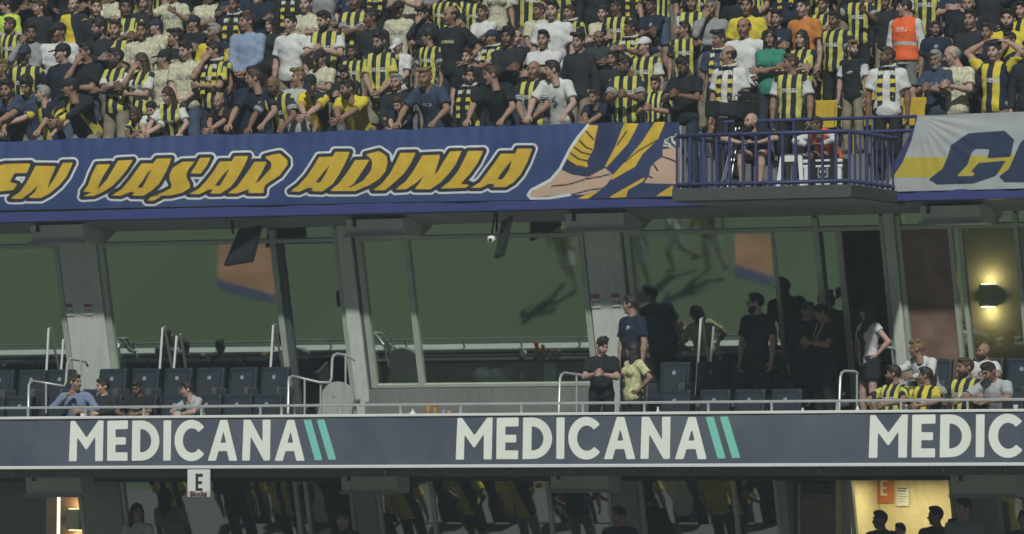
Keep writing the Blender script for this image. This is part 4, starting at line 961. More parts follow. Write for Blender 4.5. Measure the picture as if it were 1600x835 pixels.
# ---------------------------------------------------------------- spectators of the upper tier: region, zoom x, zoom y, shirt, pose, hair(+beard,*scarf), look
CROWD = '''
0 45 35 NV st d l|0 65 150 S st d+ l|0 235 45 D st b l|0 440 30 YN st d c|0 575 45 D st d r|0 190 195 G mo d r|0 745 45 S fo d r|0 860 20 D st d c|0 1030 -35 C wv d c|0 1240 -25 C fo d r|0 1390 30 KS st d* c|0 1470 110 LB cl b l
0 1155 140 KL fo c l|0 1275 190 YN st g l|0 350 190 W st c l|0 595 145 D fo d+ l|0 690 175 S st b c|0 845 185 C st b c|0 930 160 C fo n l|0 380 310 NL hp c l|0 520 300 K mo d l|0 695 340 SW fo d+ l|0 845 365 SW mo L l|0 980 350 C hp c L
0 1110 300 C cl d b|0 1275 300 S mo d* l|0 150 320 S hp n c|0 265 475 WP st b c h|0 195 510 PS le d d|0 325 560 YN po g L|0 462 490 KS el c L|0 930 650 WP el d* d|0 1030 570 SW le L b|0 828 680 S el L d|0 1325 605 KL el B c|0 1510 450 NL st d l|0 15 410 D st d l|0 80 500 PS el d c
1 300 25 C fo b c|1 210 140 W st d c|1 90 150 D st l c|1 415 120 SW ph d+ l|1 590 5 SB fo d c|1 690 100 D st d l|1 850 55 C st c c|1 740 205 S cl d+ b|1 1000 85 D mo d+ b|1 1030 220 SB st d L|1 1160 95 KL hp R l|1 1350 75 W fo b c|1 1405 225 SW fo n* l
1 575 310 SB st b c h|1 850 275 WP cl w d|1 392 345 C ph c c|1 255 460 GW st d L|1 35 470 N le b L|1 150 510 SB le B d|1 350 505 YN el c d|1 575 530 Y el d+ l|1 840 490 D cl g c|1 865 590 N el d d h|1 1050 465 PS le y c|1 1265 455 KS st d+* R|1 1440 450 K le b L|1 1500 220 D fo d c|1 540 445 D ph d+ d|1 1110 -40 S hp d c|1 1310 -30 S st d c
2 165 65 C cl b l|2 245 10 W st d c|2 345 75 S st b* c|2 190 235 WB fo d c|2 30 225 K fo R c|2 400 250 D st d c|2 515 265 DG fo B r|2 540 90 C fo b c|2 625 45 S st d l|2 705 170 SB cp d* l|2 830 35 N fo d c|2 1025 175 S st d L|2 1070 15 SW fo d c|2 1180 45 G mo g c|2 1395 35 Y st d c|2 1230 235 PS st m* l
2 1290 330 W st R* L|2 1380 150 W hp R c|2 1485 230 S st L c h|2 135 415 SB cl B c|2 275 420 WP le d L|2 680 385 SB ph d+ L|2 510 530 N el d c h|2 860 495 ST ph b c|2 1030 390 K ph d+ b|2 790 275 SW st w l|2 600 350 D st d c
3 55 110 N fo d c|3 15 225 GR fo l c|3 215 45 O st d c|3 400 120 SB st d c|3 540 -45 SB wv d c|3 205 230 S fo l c|3 140 375 SW st b L|3 505 290 KW st d+ R|3 710 335 W st d+* L|3 815 45 HV st d L|3 995 170 N st b r h|3 1190 25 K st B c|3 1210 110 D fo d c|3 1005 350 PS ph g+ c
3 1105 330 C ph G L|3 1350 305 SZ hd d c|3 1425 115 Y st d+ c|3 1440 240 K mo d l|3 1510 60 SZ fo d c|3 330 60 S fo d c|3 700 30 D st d c|3 1300 190 NL st d c|3 1560 300 D st d l
'''.replace('\n', '|').split('|')
taken = {k: [] for k in range(9)}
listed = {k: [] for k in range(9)}
crowd_objs = []
def seat_spectator(px, py, shirt, pose, hair, look, scarf=False, beard=False, child=False, k=None):
    fem = hair in 'lLk'; hz = hfrac(rig(pose, look, fem))/1.745
    want = 1.30 if child else (1.66 if fem else 1.75)
    if k is None:
        ks = (0,) if pose in ('le', 'el', 'po') else range(0, 6)
        k = min(ks, key=lambda q: abs((at(px, py, row_y(q)).z-row_floor(q))/hz-want)+ .33*sum(abs(px-t) < 31 for t in taken[q]))
    Y = row_y(k)+rng.uniform(-.08, .08)
    if pose in ('le', 'el', 'po'): Y = row_y(0)-.02
    q = at(px, py, Y); H = (q.z-row_floor(k))/hz
    lo_, hi_ = (1.05, 1.5) if child else ((1.5, 1.95) if pose not in ('el', 'le', 'po') else (1.35, 1.95))
    H = min(max(H, lo_), hi_); taken[k].append(px)
    return person(q.x, Y, row_floor(k), H, shirt, pose, hair, look, rng.uniform(-.22, .3) if pose not in ('le', 'el') else rng.uniform(-.1, .15), None, None, scarf, beard, place=', %s row' % ORD[k])
for ent in CROWD:
    if not ent.strip(): continue
    f = ent.split(); r = int(f[0]); px, py = 400*r+float(f[1])/3.795, float(f[2])/3.795
    hr = f[5]
    if hr[0] == 'd' and rng.random() < .45: hr = rng.choice('mubbyuR')+hr[1:]
    crowd_objs.append(seat_spectator(px, py, f[3], f[4], hr[0], f[6], '*' in hr, '+' in hr, len(f) > 7)[0])
for k_ in taken: listed[k_] = list(taken[k_])
fillS = ['S', 'ST', 'SB', 'SW', 'C', 'K', 'D', 'N', 'D', 'K', 'D', 'ST', 'KL', 'DG', 'S', 'NL', 'PS', 'G', 'NL', 'K']
fillP = ['st', 'st', 'fo', 'fo', 'cl', 'hp', 'mo', 'st2', 'cp']
for k in range(1, 6):
    px = -260+rng.uniform(0, 30)
    while px < 1860:
        if all(abs(px-t) > (35 if k < 4 else 30) for t in taken[k]) and all(abs(px-t) > 21 for t in listed[k+1] if k < 4) and not (k == 1 and 1240 < px < 1300):
            hz = 1.62; H = rng.uniform(1.62, 1.85)
            q = at(px, 100, row_y(k)); hair = rng.choice('ddmmubbygGRBclLcnb'); po = rng.choice(fillP); lk = rng.choice('llcbLcr') if po != 'hd' else 'c'
            if hair in 'lL': H -= .1
            if (po, lk) == ('cp', 'r'): lk = 'l'
            o, _ = person(q.x, row_y(k)+rng.uniform(-.1, .1), row_floor(k), H, rng.choice(fillS), po, hair, lk, rng.uniform(-.2, .3), None, None, rng.random() < .12, rng.random() < .25 and hair not in 'lL', place=', %s row' % ORD[k])
            crowd_objs.append(o); taken[k].append(px)
        px += rng.uniform(40, 56)
# ---------------------------------------------------------------- box seats
def box_seat():
    e = empty('box_seat', (0, 0, 0)); T_ = Matrix.Translation((0, .16, .42)) @ Matrix.Rotation(-.16, 4, 'X')
    b = MB(); b.rbox(-.225, .225, -.04, .05, 0, .50, .03, T_); bo = b.build('backrest', M['seat_navy'], e)
    MB().rbox(-.165, .165, -.055, -.0405, .09, .42, .006, T_).build('back_pad', M['seat_trim'], bo)
    MB().add([T_ @ Vector((.03*math.cos(a*math.pi/8), -.058, .345+.03*math.sin(a*math.pi/8))) for a in range(16)], [tuple(range(16))]).build('emblem', M['emblem'], bo)
    MB().rbox(-.22, .22, -.28, .16, .36, .45, .03).build('seat_pan', M['seat_navy'], e)
    for q in (-1, 1): MB().rbox(q*.245-.02, q*.245+.02, -.22, .14, .2, .62, .015).build('armrest', M['alu_dark'], e)
    MB().box(-.04, .04, -.1, .1, 0, .37).build('pedestal', M['dark_steel'], e)
    return e
bs = box_seat(); fst = True
BACK = [-60, -10, 40, 84, 166, 217, 268, 319, 370, 420, 1046, 1103, 1160, 1216, 1455, 1535, 1590, 1650]
FRONT = [-75, -25, 22, 72, 120, 158, 213, 264, 314, 362, 408, 1046, 1108, 1163, 1220, 1393, 1443, 1506, 1567, 1630]
for nm, lst, yy_, fl in (('back', BACK, 1.5, FL2), ('front', FRONT, .68, FL1)):
    for i, px in enumerate(lst):
        lo2, hi2, mark = next(t for t in ((-99, 100, 'the short-row handrail'), (100, 500, 'the rounded grey panel'), (1000, 1300, 'the open doorway'), (1300, 1900, 'the timber door')) if t[0] <= px < t[1])
        cl_ = [t for t in lst if lo2 <= t < hi2]; cl_ = cl_[::-1] if lo2 < 1300 else cl_
        lab = '%s navy padded seat of the %s row counted from %s' % (('first', 'second', 'third', 'fourth', 'fifth', 'sixth', 'seventh', 'eighth')[cl_.index(px)], nm, mark); q = at(px, 590 if nm == 'back' else 622, yy_)
        if fst: bs.location = (q.x, yy_, fl); tag(bs, lab, 'seat', 'padded seats of the middle boxes'); fst = False
        else: dup(bs, (q.x, yy_, fl), rng.uniform(-.02, .02), lab, 'padded seats of the middle boxes')

# ---------------------------------------------------------------- people in the boxes
def boxp(px, py, Y, fl, shirt, pose, hair, look, yaw, label, H=None, **k):
    fem = hair in 'lLk'; hz = hfrac(rig(pose, look, fem))/1.745; q = at(px, py, Y)
    if H is None: H = min(max((q.z-fl)/hz, 1.45), 1.95)
    return person(q.x, Y, fl, H, shirt, pose, hair, look, yaw, label, k.pop('group', 'people in the middle boxes'), **k)
boxp(120, 598, .72, FL1, 'BS', 'sih', 'b', 'R', .3, 'person in blue-grey shirt sitting with one hand raised, by the steps', tk='trousers')
boxp(158, 604, .72, FL1, 'D', 'sit', 'd', 'l', -.1, 'person in dark long-sleeved top sitting between blue-grey shirt and black T-shirt', tk='trousers')
boxp(214, 606, .72, FL1, 'KL', 'sit', 'd', 'd', 0, 'person in black T-shirt with chest print sitting with head bowed', tk='trousers')
boxp(315, 609, .72, FL1, 'GW', 'sil', 'd', 'l', -.5, 'person in pale grey T-shirt sitting bent forward among empty navy seats', tk='trousers')
boxp(988, 476, 1.45, FL2, 'N', 'st', 'd', 'L', -.5, 'person in navy T-shirt standing in front of the pillar with red-headed signs', tk='trousers', trou=TROU[0])
boxp(940, 541, .85, FL1, 'K', 'ph', 'm', 'r', .3, 'person with tousled dark hair in black T-shirt facing the floral blouse', tk='trousers', trou=TROU[0])
boxp(990, 546, .8, FL1, 'FL', 'hp', 'l', 'L', -.6, 'person in pale yellow floral blouse with long dark hair', tk='trousers', trou=TROU[0])
boxp(1183, 473, 1.3, FL2, 'K', 'st', 'd', 'L', -.25, 'bearded person in glasses and black T-shirt standing behind the seat row', beard=True, tk='trousers', trou=TROU[0])
gq = PEOPLE[-1]; rg_ = rig('st', 'L', False)
gm_ = MB()
for q in (-1, 1):
    gm_.tube([(q*.032+.022*math.cos(a*math.pi/6), -.112, .006+.016*math.sin(a*math.pi/6)) for a in range(13)], .003, 5, False); gm_.tube([(q*.054, -.11, .01), (q*.078, .0, .005)], .003, 5)
gm_.tube([(-.01, -.115, .01), (.01, -.115, .01)], .003, 5)
gm_.build('glasses', M['black'], gq, Matrix.Translation(rg_['hc']) @ Matrix(rg_['HR'].tolist()).to_4x4())
boxp(1262, 486, 1.5, FL2, 'NL', 'st', 'd', 'r', .3, 'person in dark navy jacket standing beside the yellow lanyard wearer', tk='trousers', trou=TROU[0])
boxp(1288, 489, 1.25, FL2, 'K', 'ph', 'd', 'l', -.5, 'person in black T-shirt with a yellow lanyard', tk='trousers', trou=TROU[0])
lq = PEOPLE[-1]
MB().tube([(-.07, -.07, 1.46), (-.045, -.15, 1.3), (0, -.165, 1.13), (.045, -.15, 1.3), (.07, -.07, 1.46)], .009, 6).build('lanyard', LANY, lq)
boxp(1357, 487, 1.25, FL2, 'VW', 'hp', 'l', 'L', -.45, 'person with long dark hair in white sleeveless top and black skirt', tk='skirt', trou=TROU[0])
boxp(1393, 584, .70, FL1, 'S', 'sit', 'd', 'L', -.35, 'bearded person in striped shirt sitting beside the handrail', beard=True, sk=2)
boxp(1443, 587, .70, FL1, 'SZ', 'sit', 'd', 'L', -.3, 'person in striped shirt with yellow sleeves sitting in the front row', sk=2)
boxp(1455, 546, 1.4, FL2, 'WL', 'sil', 'y', 'L', -.4, 'person in white long-sleeved shirt with light brown hair leaning forward')
boxp(1506, 574, .75, FL1, 'SB', 'sit', 'b', 'l', -.2, 'bearded person in striped shirt with navy sleeves, sitting', beard=True)
boxp(1535, 549, 1.4, FL2, 'WP', 'sit', 'B', 'l', -.1, 'shaven-headed bearded person in white T-shirt with dark print, sitting', beard=True, sk=2)
boxp(1568, 581, .72, FL1, 'GW', 'sil', 'd', 'd', -.3, 'person in pale grey T-shirt bent forward below the white T-shirt')
boxp(1118, 444, 3.2, FL2, 'D', 'st', 'd', 'c', .2, 'dim figure in dark top standing inside behind the glass')
boxp(1240, 466, 3.0, FL2, 'D', 'fo', 'b', 'l', 0, 'dim figure with brown hair inside behind the narrow pane')
boxp(8, 560, 3.0, FL2, 'G', 'st', 'g', 'c', 0, 'dim figure in grey inside the box by the short seat row', H=1.7)
# lower terrace
LOWF = ZF0-2.3
sp('lower_terrace', MB().box(XL, XR, -.25, .998, LOWF-.2, LOWF), M['step'])
for px, py, sh_, hr, lk, lb in ((1377, 812, 'D', 'd', 'l', 'dark silhouetted person before the orange sign on the cream wall'), (1408, 830, 'N', 'd', 'c', 'short silhouetted person between two taller ones before the cream wall'),
    (1463, 806, 'DG', 'd', 'L', 'silhouetted person in profile before the cream wall'), (1491, 824, 'K', 'd', 'l', 'silhouetted person half hidden at the edge of the cream wall'), (1507, 794, 'G', 'd', 'l', 'tall silhouetted person beside the pillar of the cream room'),
    (215, 800, 'W', 'l', 'r', 'long-haired person in white below the hanging block sign'), (538, 812, 'D', 'd', 'c', 'dark person below the fascia near a lower pillar'), (968, 806, 'D', 'd', 'l', 'dark person standing by the lower mullion'), (1600, 812, 'D', 'd', 'c', 'dark person past the cream room')):
    boxp(px, py, 1.2+rng.uniform(-.06, .06), LOWF, sh_, 'st', hr, lk, rng.uniform(-.3, .3), lb, group='people on the lower terrace')
for k in (1, 2, 3):
    px = -20+rng.uniform(0, 60)
    while px < 1640:
        x = at(px, 800, -.25-.8*k).x; po = rng.choice(('st', 'fo', 'cl', 'hp'))
        person(x, -.25-.8*k+.4, ZF0-2.3-.42*k+.42-.42, rng.uniform(1.62, 1.8), rng.choice(('SZ', 'Y', 'YN', 'S', 'K', 'N', 'D', 'Y', 'W')), po, rng.choice('ddbmgc'), 'l', rng.uniform(-.3, .3), None, 'spectators in the lower tier', place=', lower tier'); px += rng.uniform(70, 120)
# players on the pitch, mirrored in the glass
def mirror_ground(px, py):
    x, z = gl(px, py); p = GM @ Vector((x, 0, z)); d = ray(px, py); nn = Vector((0, -math.cos(LEAN), -math.sin(LEAN))); r = d-2*d.dot(nn)*nn; t = (ZP-p.z)/r.z
    return p+r*t
for px, py, sh_, lb, ps in ((895, 448, 'SZ', 'player in wide-striped yellow shirt mirrored beside the pillar', 'run'), (1004, 447, 'W', 'player in white standing alone on the pitch', 'st'), (1068, 422, 'W', 'player in white running on the pitch', 'run'), (1122, 425, 'YN', 'player in yellow with navy panels running on the pitch', 'run')):
    q = mirror_ground(px, py); person(q.x, q.y, ZP, 1.82, sh_, ps, 'd', 'l', rng.uniform(0, 6), lb, 'players on the pitch', tk='shorts', trou=M['white'])
for i, (a, b, c_, d_) in enumerate((((345, 378), (428, 378), (430, 462), (340, 436)), ((1148, 366), (1208, 366), (1210, 432), (1148, 416)))):  # flat mats added so the glass mirrors coloured advertising boards
    pts = [mirror_ground(*p) for p in (a, b, c_, d_)]; o = MB().add([(p.x, p.y, ZP+.012) for p in pts]+[(p.x, p.y, ZP+.002) for p in pts], [(0, 1, 2, 3), (0, 1, 5, 4), (1, 2, 6, 5), (2, 3, 7, 6), (3, 0, 4, 7)]).build('reflection_mat', M['mat'], None)
    tag(o, 'orange stand-in mat for a mirrored advertising board' + (' near the players' if i else ' far from the players'), 'mat', 'mats added for the glass reflections')
    pts = [mirror_ground(*p) for p in (d_, c_, (c_[0], c_[1]+14), (d_[0], d_[1]+14))]; o = MB().add([(p.x, p.y, ZP+.014) for p in pts]+[(p.x, p.y, ZP+.002) for p in pts], [(0, 1, 2, 3), (0, 1, 5, 4), (1, 2, 6, 5), (2, 3, 7, 6), (3, 0, 4, 7)]).build('reflection_mat', M['blue_paint'], None)
    tag(o, 'blue stand-in strip for a mirrored advertising board' + (' near the players' if i else ' far from the players'), 'mat', 'mats added for the glass reflections')

# ---------------------------------------------------------------- camera platform
YPF = -1.12; ZPF = at(1190, 292, YPF).z; xa, xb = at(1058, 280, YPF).x, at(1327, 280, YPF).x
pf = empty('camera_platform', ((xa+xb)/2, YPF, ZPF), 0, 'blue-railed camera platform jutting out between the two banners', 'platform'); PI_ = Matrix.Translation(-pf.location)
def pp(name, mb, mat): o = mb.build(name, mat, pf); o.matrix_basis = PI_; return o
pp('slab', MB().rbox(xa-.05, xb+.05, YPF-.06, YB+.27, ZPF-.17, ZPF-.002, .01), M['wall_dark'])
pp('slab_edge', MB().rbox(xa+.15, xb+.04, YPF+.0, YB+.2, ZPF-.195, ZPF-.172, .005), M['soffit'])
zt_ = at(1190, 209, YPF).z
for z in (zt_, ZPF+.05): pp('rail', MB().tube([(xa, YB+.1, z), (xa, YPF, z), (xb, YPF, z), (xb, YB+.1, z)], .027, 8), M['blue_paint'])
nb_ = 13
for i in range(nb_+1):
    x = xa+(xb-xa)*i/nb_; pp('baluster', MB().rbox(x-.017, x+.017, YPF-.012, YPF+.012, ZPF, zt_-.02, .004), M['blue_paint'])
for i in range(1, 9):
    y = YPF+(YB+.05-YPF)*i/8.5
    for x in (xa, xb): pp('baluster', MB().rbox(x-.012, x+.012, y-.015, y+.015, ZPF, zt_-.02, .004), M['blue_paint'])
# tier rail behind
tr_ = empty('gangway_rail', at(1300, 285, YB+.2), 0, 'blue tube rail behind the camera platform', 'railing'); TI = Matrix.Translation(-tr_.location)
def tp(name, mb): o = mb.build(name, M['blue_paint'], tr_); o.matrix_basis = TI
for py in (186, 208):
    a, b = at(1130, py+3, YB+.2), at(1432, py-3, YB+.2); z = at(1300, py, YB+.2).z; tp('rail', MB().tube([(a.x, a.y, z), (b.x, b.y, z)], .024, 8))
for px in (1135, 1175, 1205, 1240, 1275, 1355, 1432):
    q = at(px, 240, YB+.2); tp('post', MB().tube([(q.x, q.y, F0), (q.x, q.y, at(1300, 186, YB+.2).z)], .02, 8))
ck = [at(x_, y_, YB+.08) for x_, y_ in ((1392, 302), (1442, 300), (1442, 192), (1430, 196), (1406, 238), (1392, 262))]
sp('gangway_cheek', MB().add([tuple(p_) for p_ in ck]+[(p_.x, p_.y+.1, p_.z) for p_ in ck], [(0, 1, 2, 3, 4, 5), (11, 10, 9, 8, 7, 6)]+[(i, i+6, (i+1) % 6+6, (i+1) % 6) for i in range(6)]), M['blue_paint'])
def on_pf(px, py, Y): return at(px, py, Y)
# flight case
q0, q1 = at(1261, 284, -.95), at(1313, 284, -.95); cw = q1.x-q0.x; ch_ = (287-246)/115
fc = empty('flight_case', ((q0.x+q1.x)/2, -.8, ZPF), 0, 'black flight case with bright metal corners and edges on the platform', 'case')
MB().rbox(-cw/2, cw/2, -.17, .17, .01, ch_, .01).build('shell', M['black'], fc)
for q in (-1, 1):
    MB().rbox(q*(cw/2)-.025, q*(cw/2)+.025, -.19, -.13, .07, ch_-.1, .006).build('edge_strip', M['silver'], fc)
    for z in (.03, ch_-.03, ch_-.1): MB().rbox(q*(cw/2)-.04, q*(cw/2)+.04, -.195, -.14, z-.022, z+.022, .012).build('corner', M['silver'], fc)
for z in (.025, ch_-.025, ch_-.1): MB().rbox(-.1, .1, -.19, -.165, z-.013, z+.013, .005).build('rim', M['silver'], fc)
MB().rbox(-.075, .075, -.18, -.168, .1, .27, .006).build('latch_plate', M['grey'], fc); MB().rbox(-.05, .05, -.186, -.1795, .13, .24, .004).build('latch', M['dark_steel'], fc)
MB().rbox(-.035, .035, -.192, -.1855, .17, .2, .004).build('badge', M['silver'], fc)
# stool
q0 = at(1242, 290, -.75); stl = empty('plastic_stool', (q0.x, -.75, ZPF), 0, 'white plastic stool next to the flight case', 'stool')
MB().rbox(-.15, .15, -.14, .14, .40, .44, .015).build('seat', M['white'], stl)
for sx in (-1, 1):
    for sy in (-1, 1): MB().add([(sx*.17+d*.025, sy*.16+e_*.02, 0) for d, e_ in ((-1, -1), (1, -1), (1, 1), (-1, 1))]+[(sx*.125+d*.03, sy*.115+e_*.02, .405) for d, e_ in ((-1, -1), (1, -1), (1, 1), (-1, 1))], [(0, 1, 5, 4), (1, 2, 6, 5), (2, 3, 7, 6), (3, 0, 4, 7), (0, 3, 2, 1)]).build('leg', M['white'], stl)
for a in (-1, 1): MB().rbox(-.13, .13, a*.135-.012, a*.135+.012, .33, .402, .01).build('apron', M['white'], stl)
# broadcast camera on tripod
q0 = at(1155, 285, -.55); tv = empty('tripod', (q0.x, -.55, ZPF), 0, 'tripod with bright metal legs under the broadcast camera', 'tripod')
zc_ = at(1155, 186, -.55).z-ZPF
MB().lathe([(.0, zc_-.1), (.07, zc_-.1), (.07, zc_-.02), (.05, zc_), (0, zc_)], 12).build('head', M['black'], tv); MB().tube([(0, 0, .35), (0, 0, zc_-.09)], .03, 8).build('column', M['black'], tv)
for a in (-90, 25, 155):
    d = Vector((math.cos(R(a)), math.sin(R(a)), 0))
    for s_ in (-.025, .025):
        pv = Vector((-d.y, d.x, 0))*s_; MB().tube([d*.05+pv+Vector((0, 0, zc_-.12)), d*.36+pv*.6+Vector((0, 0, .02))], .012, 6).build('leg', M['rail'], tv)
MB().tube([(.05, .05, zc_-.05), (.2, .3, zc_-.2)], .012, 6).build('pan_bar', M['black'], tv)
bc = empty('broadcast_camera', (q0.x, -.55, ZPF+zc_+.002), R(-20), 'bulky black broadcast camera with long lens on the platform tripod', 'camera')
MB().rbox(-.1, .1, -.12, .3, 0, .24, .02).build('body', M['black'], bc); MB().rbox(-.085, .085, -.48, -.122, .02, .2, .03).build('lens', M['dark_steel'], bc)
MB().rbox(-.1, .1, -.56, -.482, .0, .21, .012).build('lens_hood', M['black'], bc); MB().rbox(-.08, .08, .05, .16, .25, .37, .015).build('viewfinder', M['black'], bc)
MB().tube([(0, -.1, .25), (0, -.08, .31), (0, .02, .31)], .014, 6).build('handle', M['grey'], bc); MB().rbox(-.2, -.105, .0, .1, .1, .2, .01).build('monitor', M['screen'], bc)
MB().tube([(.06, .28, .0), (.09, .3, -.3), (.05, .2, -.62)], .01, 6).build('cable', M['black'], bc)
def plat(px, py, Y, sh_, ps, hr, lk, yaw, lb, **k):
    fem = False; hz = hfrac(rig(ps, lk, fem))/1.745; q = at(px, py, Y); H = min(max((q.z-ZPF)/hz, 1.45), 1.85)
    return person(q.x, Y, ZPF, H, sh_, ps, hr, lk, yaw, lb, 'crew on the camera platform', **k)
plat(1188, 193, -.45, 'K', 'sib', 'B', 'l', .1, 'bearded camera operator in black sitting hunched behind the broadcast camera', beard=True, tk='shorts', trou=TROU[0], sk=0)
plat(1298, 197, -.42, 'HV', 'sib', 'd', 'l', -.15, 'steward in orange vest over white shirt sitting behind the flight case', tk='trousers', trou=TROU[0])
st_e = empty('crew_chair', (PEOPLE[-2].location.x, -.42, ZPF), 0, 'low black chair under the camera operator', 'chair', 'crew chairs')
def chair(e):
    MB().rbox(-.2, .2, -.16, .18, .35, .39, .01).build('seat', M['black'], e)
    for sx in (-1, 1):
        for sy in (-1, 1): MB().tube([(sx*.18, sy*.14, .36), (sx*.19, sy*.16, 0)], .014, 6).build('leg', M['dark_steel'], e)
chair(st_e); c2 = dup(st_e, (PEOPLE[-1].location.x, -.4, ZPF), None, 'low black chair under the steward in orange')

# ---------------------------------------------------------------- handrails, posts, panel
def handrail(label, path, posts, ys):
    pts = [at(x, y, np.interp(i, [0, len(path)-1], ys)) for i, (x, y) in enumerate(path)]; e = empty('handrail', pts[0], 0, label, 'handrail', 'terrace handrails'); Im = Matrix.Translation(-e.location)
    o = MB().tube(pts, .02, 8).build('rail', M['rail'], e); o.matrix_basis = Im
    for x, y0, y1, Y in posts: o = MB().tube([at(x, y0, Y), at(x, y1, Y)], .016, 8).build('post', M['rail'], e); o.matrix_basis = Im
handrail('stepped metal handrail by the short seat row', [(44, 652), (45, 602), (47, 598), (51, 596), (72, 599), (100, 604), (103, 598), (105, 570), (107, 563), (111, 561), (134, 565), (137, 572)], [(72, 599, 646, .7), (127, 563, 588, 1.4)], (.42, 1.55))
handrail('stepped metal handrail beside the rounded grey panel', [(450, 647), (451, 596), (452, 590), (457, 588), (474, 592), (500, 598), (515, 598), (518, 592), (519, 563), (521, 556), (526, 553), (540, 555), (555, 563)], [(476, 592, 652, .6), (501, 598, 648, .9), (540, 555, 610, 1.35)], (.42, 1.5))
handrail('short metal handrail beside the low concrete wall', [(873, 648), (875, 592), (877, 586), (882, 583), (905, 586), (913, 588)], [(901, 587, 648, .7)], (.42, .9))
handrail('short metal handrail by the skirted person', [(1311, 645), (1313, 590), (1315, 583), (1320, 580), (1336, 581), (1340, 584)], [(1339, 585, 642, .7)], (.42, .8))
handrail('upper metal handrail against the pillar by the doorway', [(1366, 539), (1385, 542), (1396, 545), (1398, 549), (1398, 570)], [], (1.3, 1.55))
for i, (x0, y0, x1, y1, lb) in enumerate(((76, 513, 73, 572, 'taller white rod behind the short seat row'), (99, 530, 96, 572, 'shorter white rod behind the short seat row'), (254, 512, 250, 572, 'taller white rod of the pair behind the long seat row'), (276, 525, 272, 572, 'shorter white rod of the pair behind the long seat row'),
    (427, 508, 423, 572, 'single white rod by the narrow glass door'), (1095, 498, 1091, 562, 'taller white rod near the doorway seats'), (1115, 510, 1111, 562, 'shorter white rod near the doorway seats'))):
    a, b = at(x0, y0, 1.82), at(x1, y1, 1.82); b2 = Vector((b.x, b.y, FL2)); 
    b2 = a+(b-a)*((a.z-FL2)/(a.z-b.z))
    e = empty('white_rod', b2, 0, lb, 'post', 'white rods on the terrace'); o = MB().tube([a-b2, Vector((0, 0, .0))], .018, 8).build('rod', M['white'], e); MB().lathe([(0, .012), (.05, .012), (.05, 0), (0, 0)], 12).build('base', M['grey'], e)
q0 = at(527, 624, .95); rr = .26
pl_ = [(rr*math.cos(R(a)), rr*.95*math.sin(R(a))) for a in range(-20, 200, 10)]+[(-rr*1.35, -.32), (rr*.75, -.32)]
pnl = empty('stair_panel', (q0.x, .95, q0.z), 0, 'rounded pale grey panel at the end of the steps', 'panel'); MB().prism(pl_, 0, .05).build('plate', M['concrete'], pnl)
for a, b in ((-.05, .05), (.1, -.05)): MB().lathe([(0, 0), (.012, 0), (.012, .01), (0, .01)], 8).build('bolt', M['rail'], pnl, Matrix.Translation((a, -.001, b)) @ Matrix.Rotation(R(90), 4, 'X'))

# ---------------------------------------------------------------- signs
def text_mesh(body, size, bold=0.0):
    cu = bpy.data.curves.new('text', 'FONT'); cu.body = body; cu.size = size; cu.offset = bold; cu.extrude = .0012; cu.align_x = 'CENTER'; cu.resolution_u = 3
    o = bpy.data.objects.new('text', cu); C.objects.link(o); dg = bpy.context.evaluated_depsgraph_get(); me = bpy.data.meshes.new_from_object(o.evaluated_get(dg)); bpy.data.objects.remove(o); bpy.data.curves.remove(cu); me.materials.clear(); return me
UPX = Matrix.Rotation(R(90), 4, 'X')
def quad_sign(px0, px1, py0, py1, Y, name, label, cat, group=None):
    p = at(px0, (py0+py1)/2, Y); q = at(px1, (py0+py1)/2, Y); z0 = at((px0+px1)/2, py1, Y).z; z1 = at((px0+px1)/2, py0, Y).z
    e = empty(name, ((p.x+q.x)/2, Y, z0), 0, label, cat, group); return e, (q.x-p.x)/2, z1-z0
e, hw, hh = quad_sign(293.5, 328.5, 733.5, 777, -.01, 'block_sign', 'white hanging sign reading E Blocks under the fascia', 'sign')
MB().rbox(-hw, hw, -.012, .012, 0, hh, .004).build('plate', M['white'], e); MB().box(-hw+.004, hw-.004, -.0145, -.0125, .004, .085).build('strip', plain('pink_strip', (.62, .5, .47), .5), e)
EP = [(-.045, .09), (.062, .09), (.062, .125), (-.005, .125), (-.005, .185), (.055, .185), (.055, .22), (-.005, .22), (-.005, .285), (.065, .285), (.065, .325), (-.045, .325)]
MB().prism(EP, -.0185, -.0125).build('letter', M['black_print'], e); link('lettering', text_mesh('Blocks', .1, .004), M['black_print'], e, Matrix.Translation((0, -.017, .012)) @ UPX)
for a in (-.12, .12): MB().box(a-.006, a+.006, -.004, .004, hh, hh+.05).build('hanger', M['dark_steel'], e)
SG = gmat(ZT)
def num_sign(px0, px1, py0, py1, num, label):
    cx, cz = gl((px0+px1)/2, (py0+py1)/2); hw_ = (gl(px1, py0)[0]-gl(px0, py0)[0])/2; hz = (gl(px0, py0)[1]-gl(px0, py1)[1])/2
    L = SG @ Matrix.Translation((cx, -.098, cz)); e = empty('number_sign', L.to_translation(), 0, label, 'sign', 'numbered signs on the pillars'); e.rotation_euler = L.to_euler()
    MB().box(-hw_, hw_, -.006, .006, -hz, hz).build('plate', M['white'], e); MB().box(-hw_+.003, hw_-.003, -.009, -.0065, hz*.35, hz-.004).build('header', M['red_print'], e)
    link('number', text_mesh(num, hz*.85, .002), M['black_print'], e, Matrix.Translation((0, -.0085, -hz*.62)) @ UPX)
num_sign(108, 120, 472, 491, '216', 'left small numbered sign on the pillar by the steps')
num_sign(137, 149, 472, 490, '215', 'small numbered sign next to the pillar edge by the long seat row')
num_sign(928, 942, 457, 479, '217', 'red-headed sign reading 217 on the pillar')
num_sign(960, 973, 456, 477, '216', 'red-headed sign on the pillar behind the navy T-shirt')
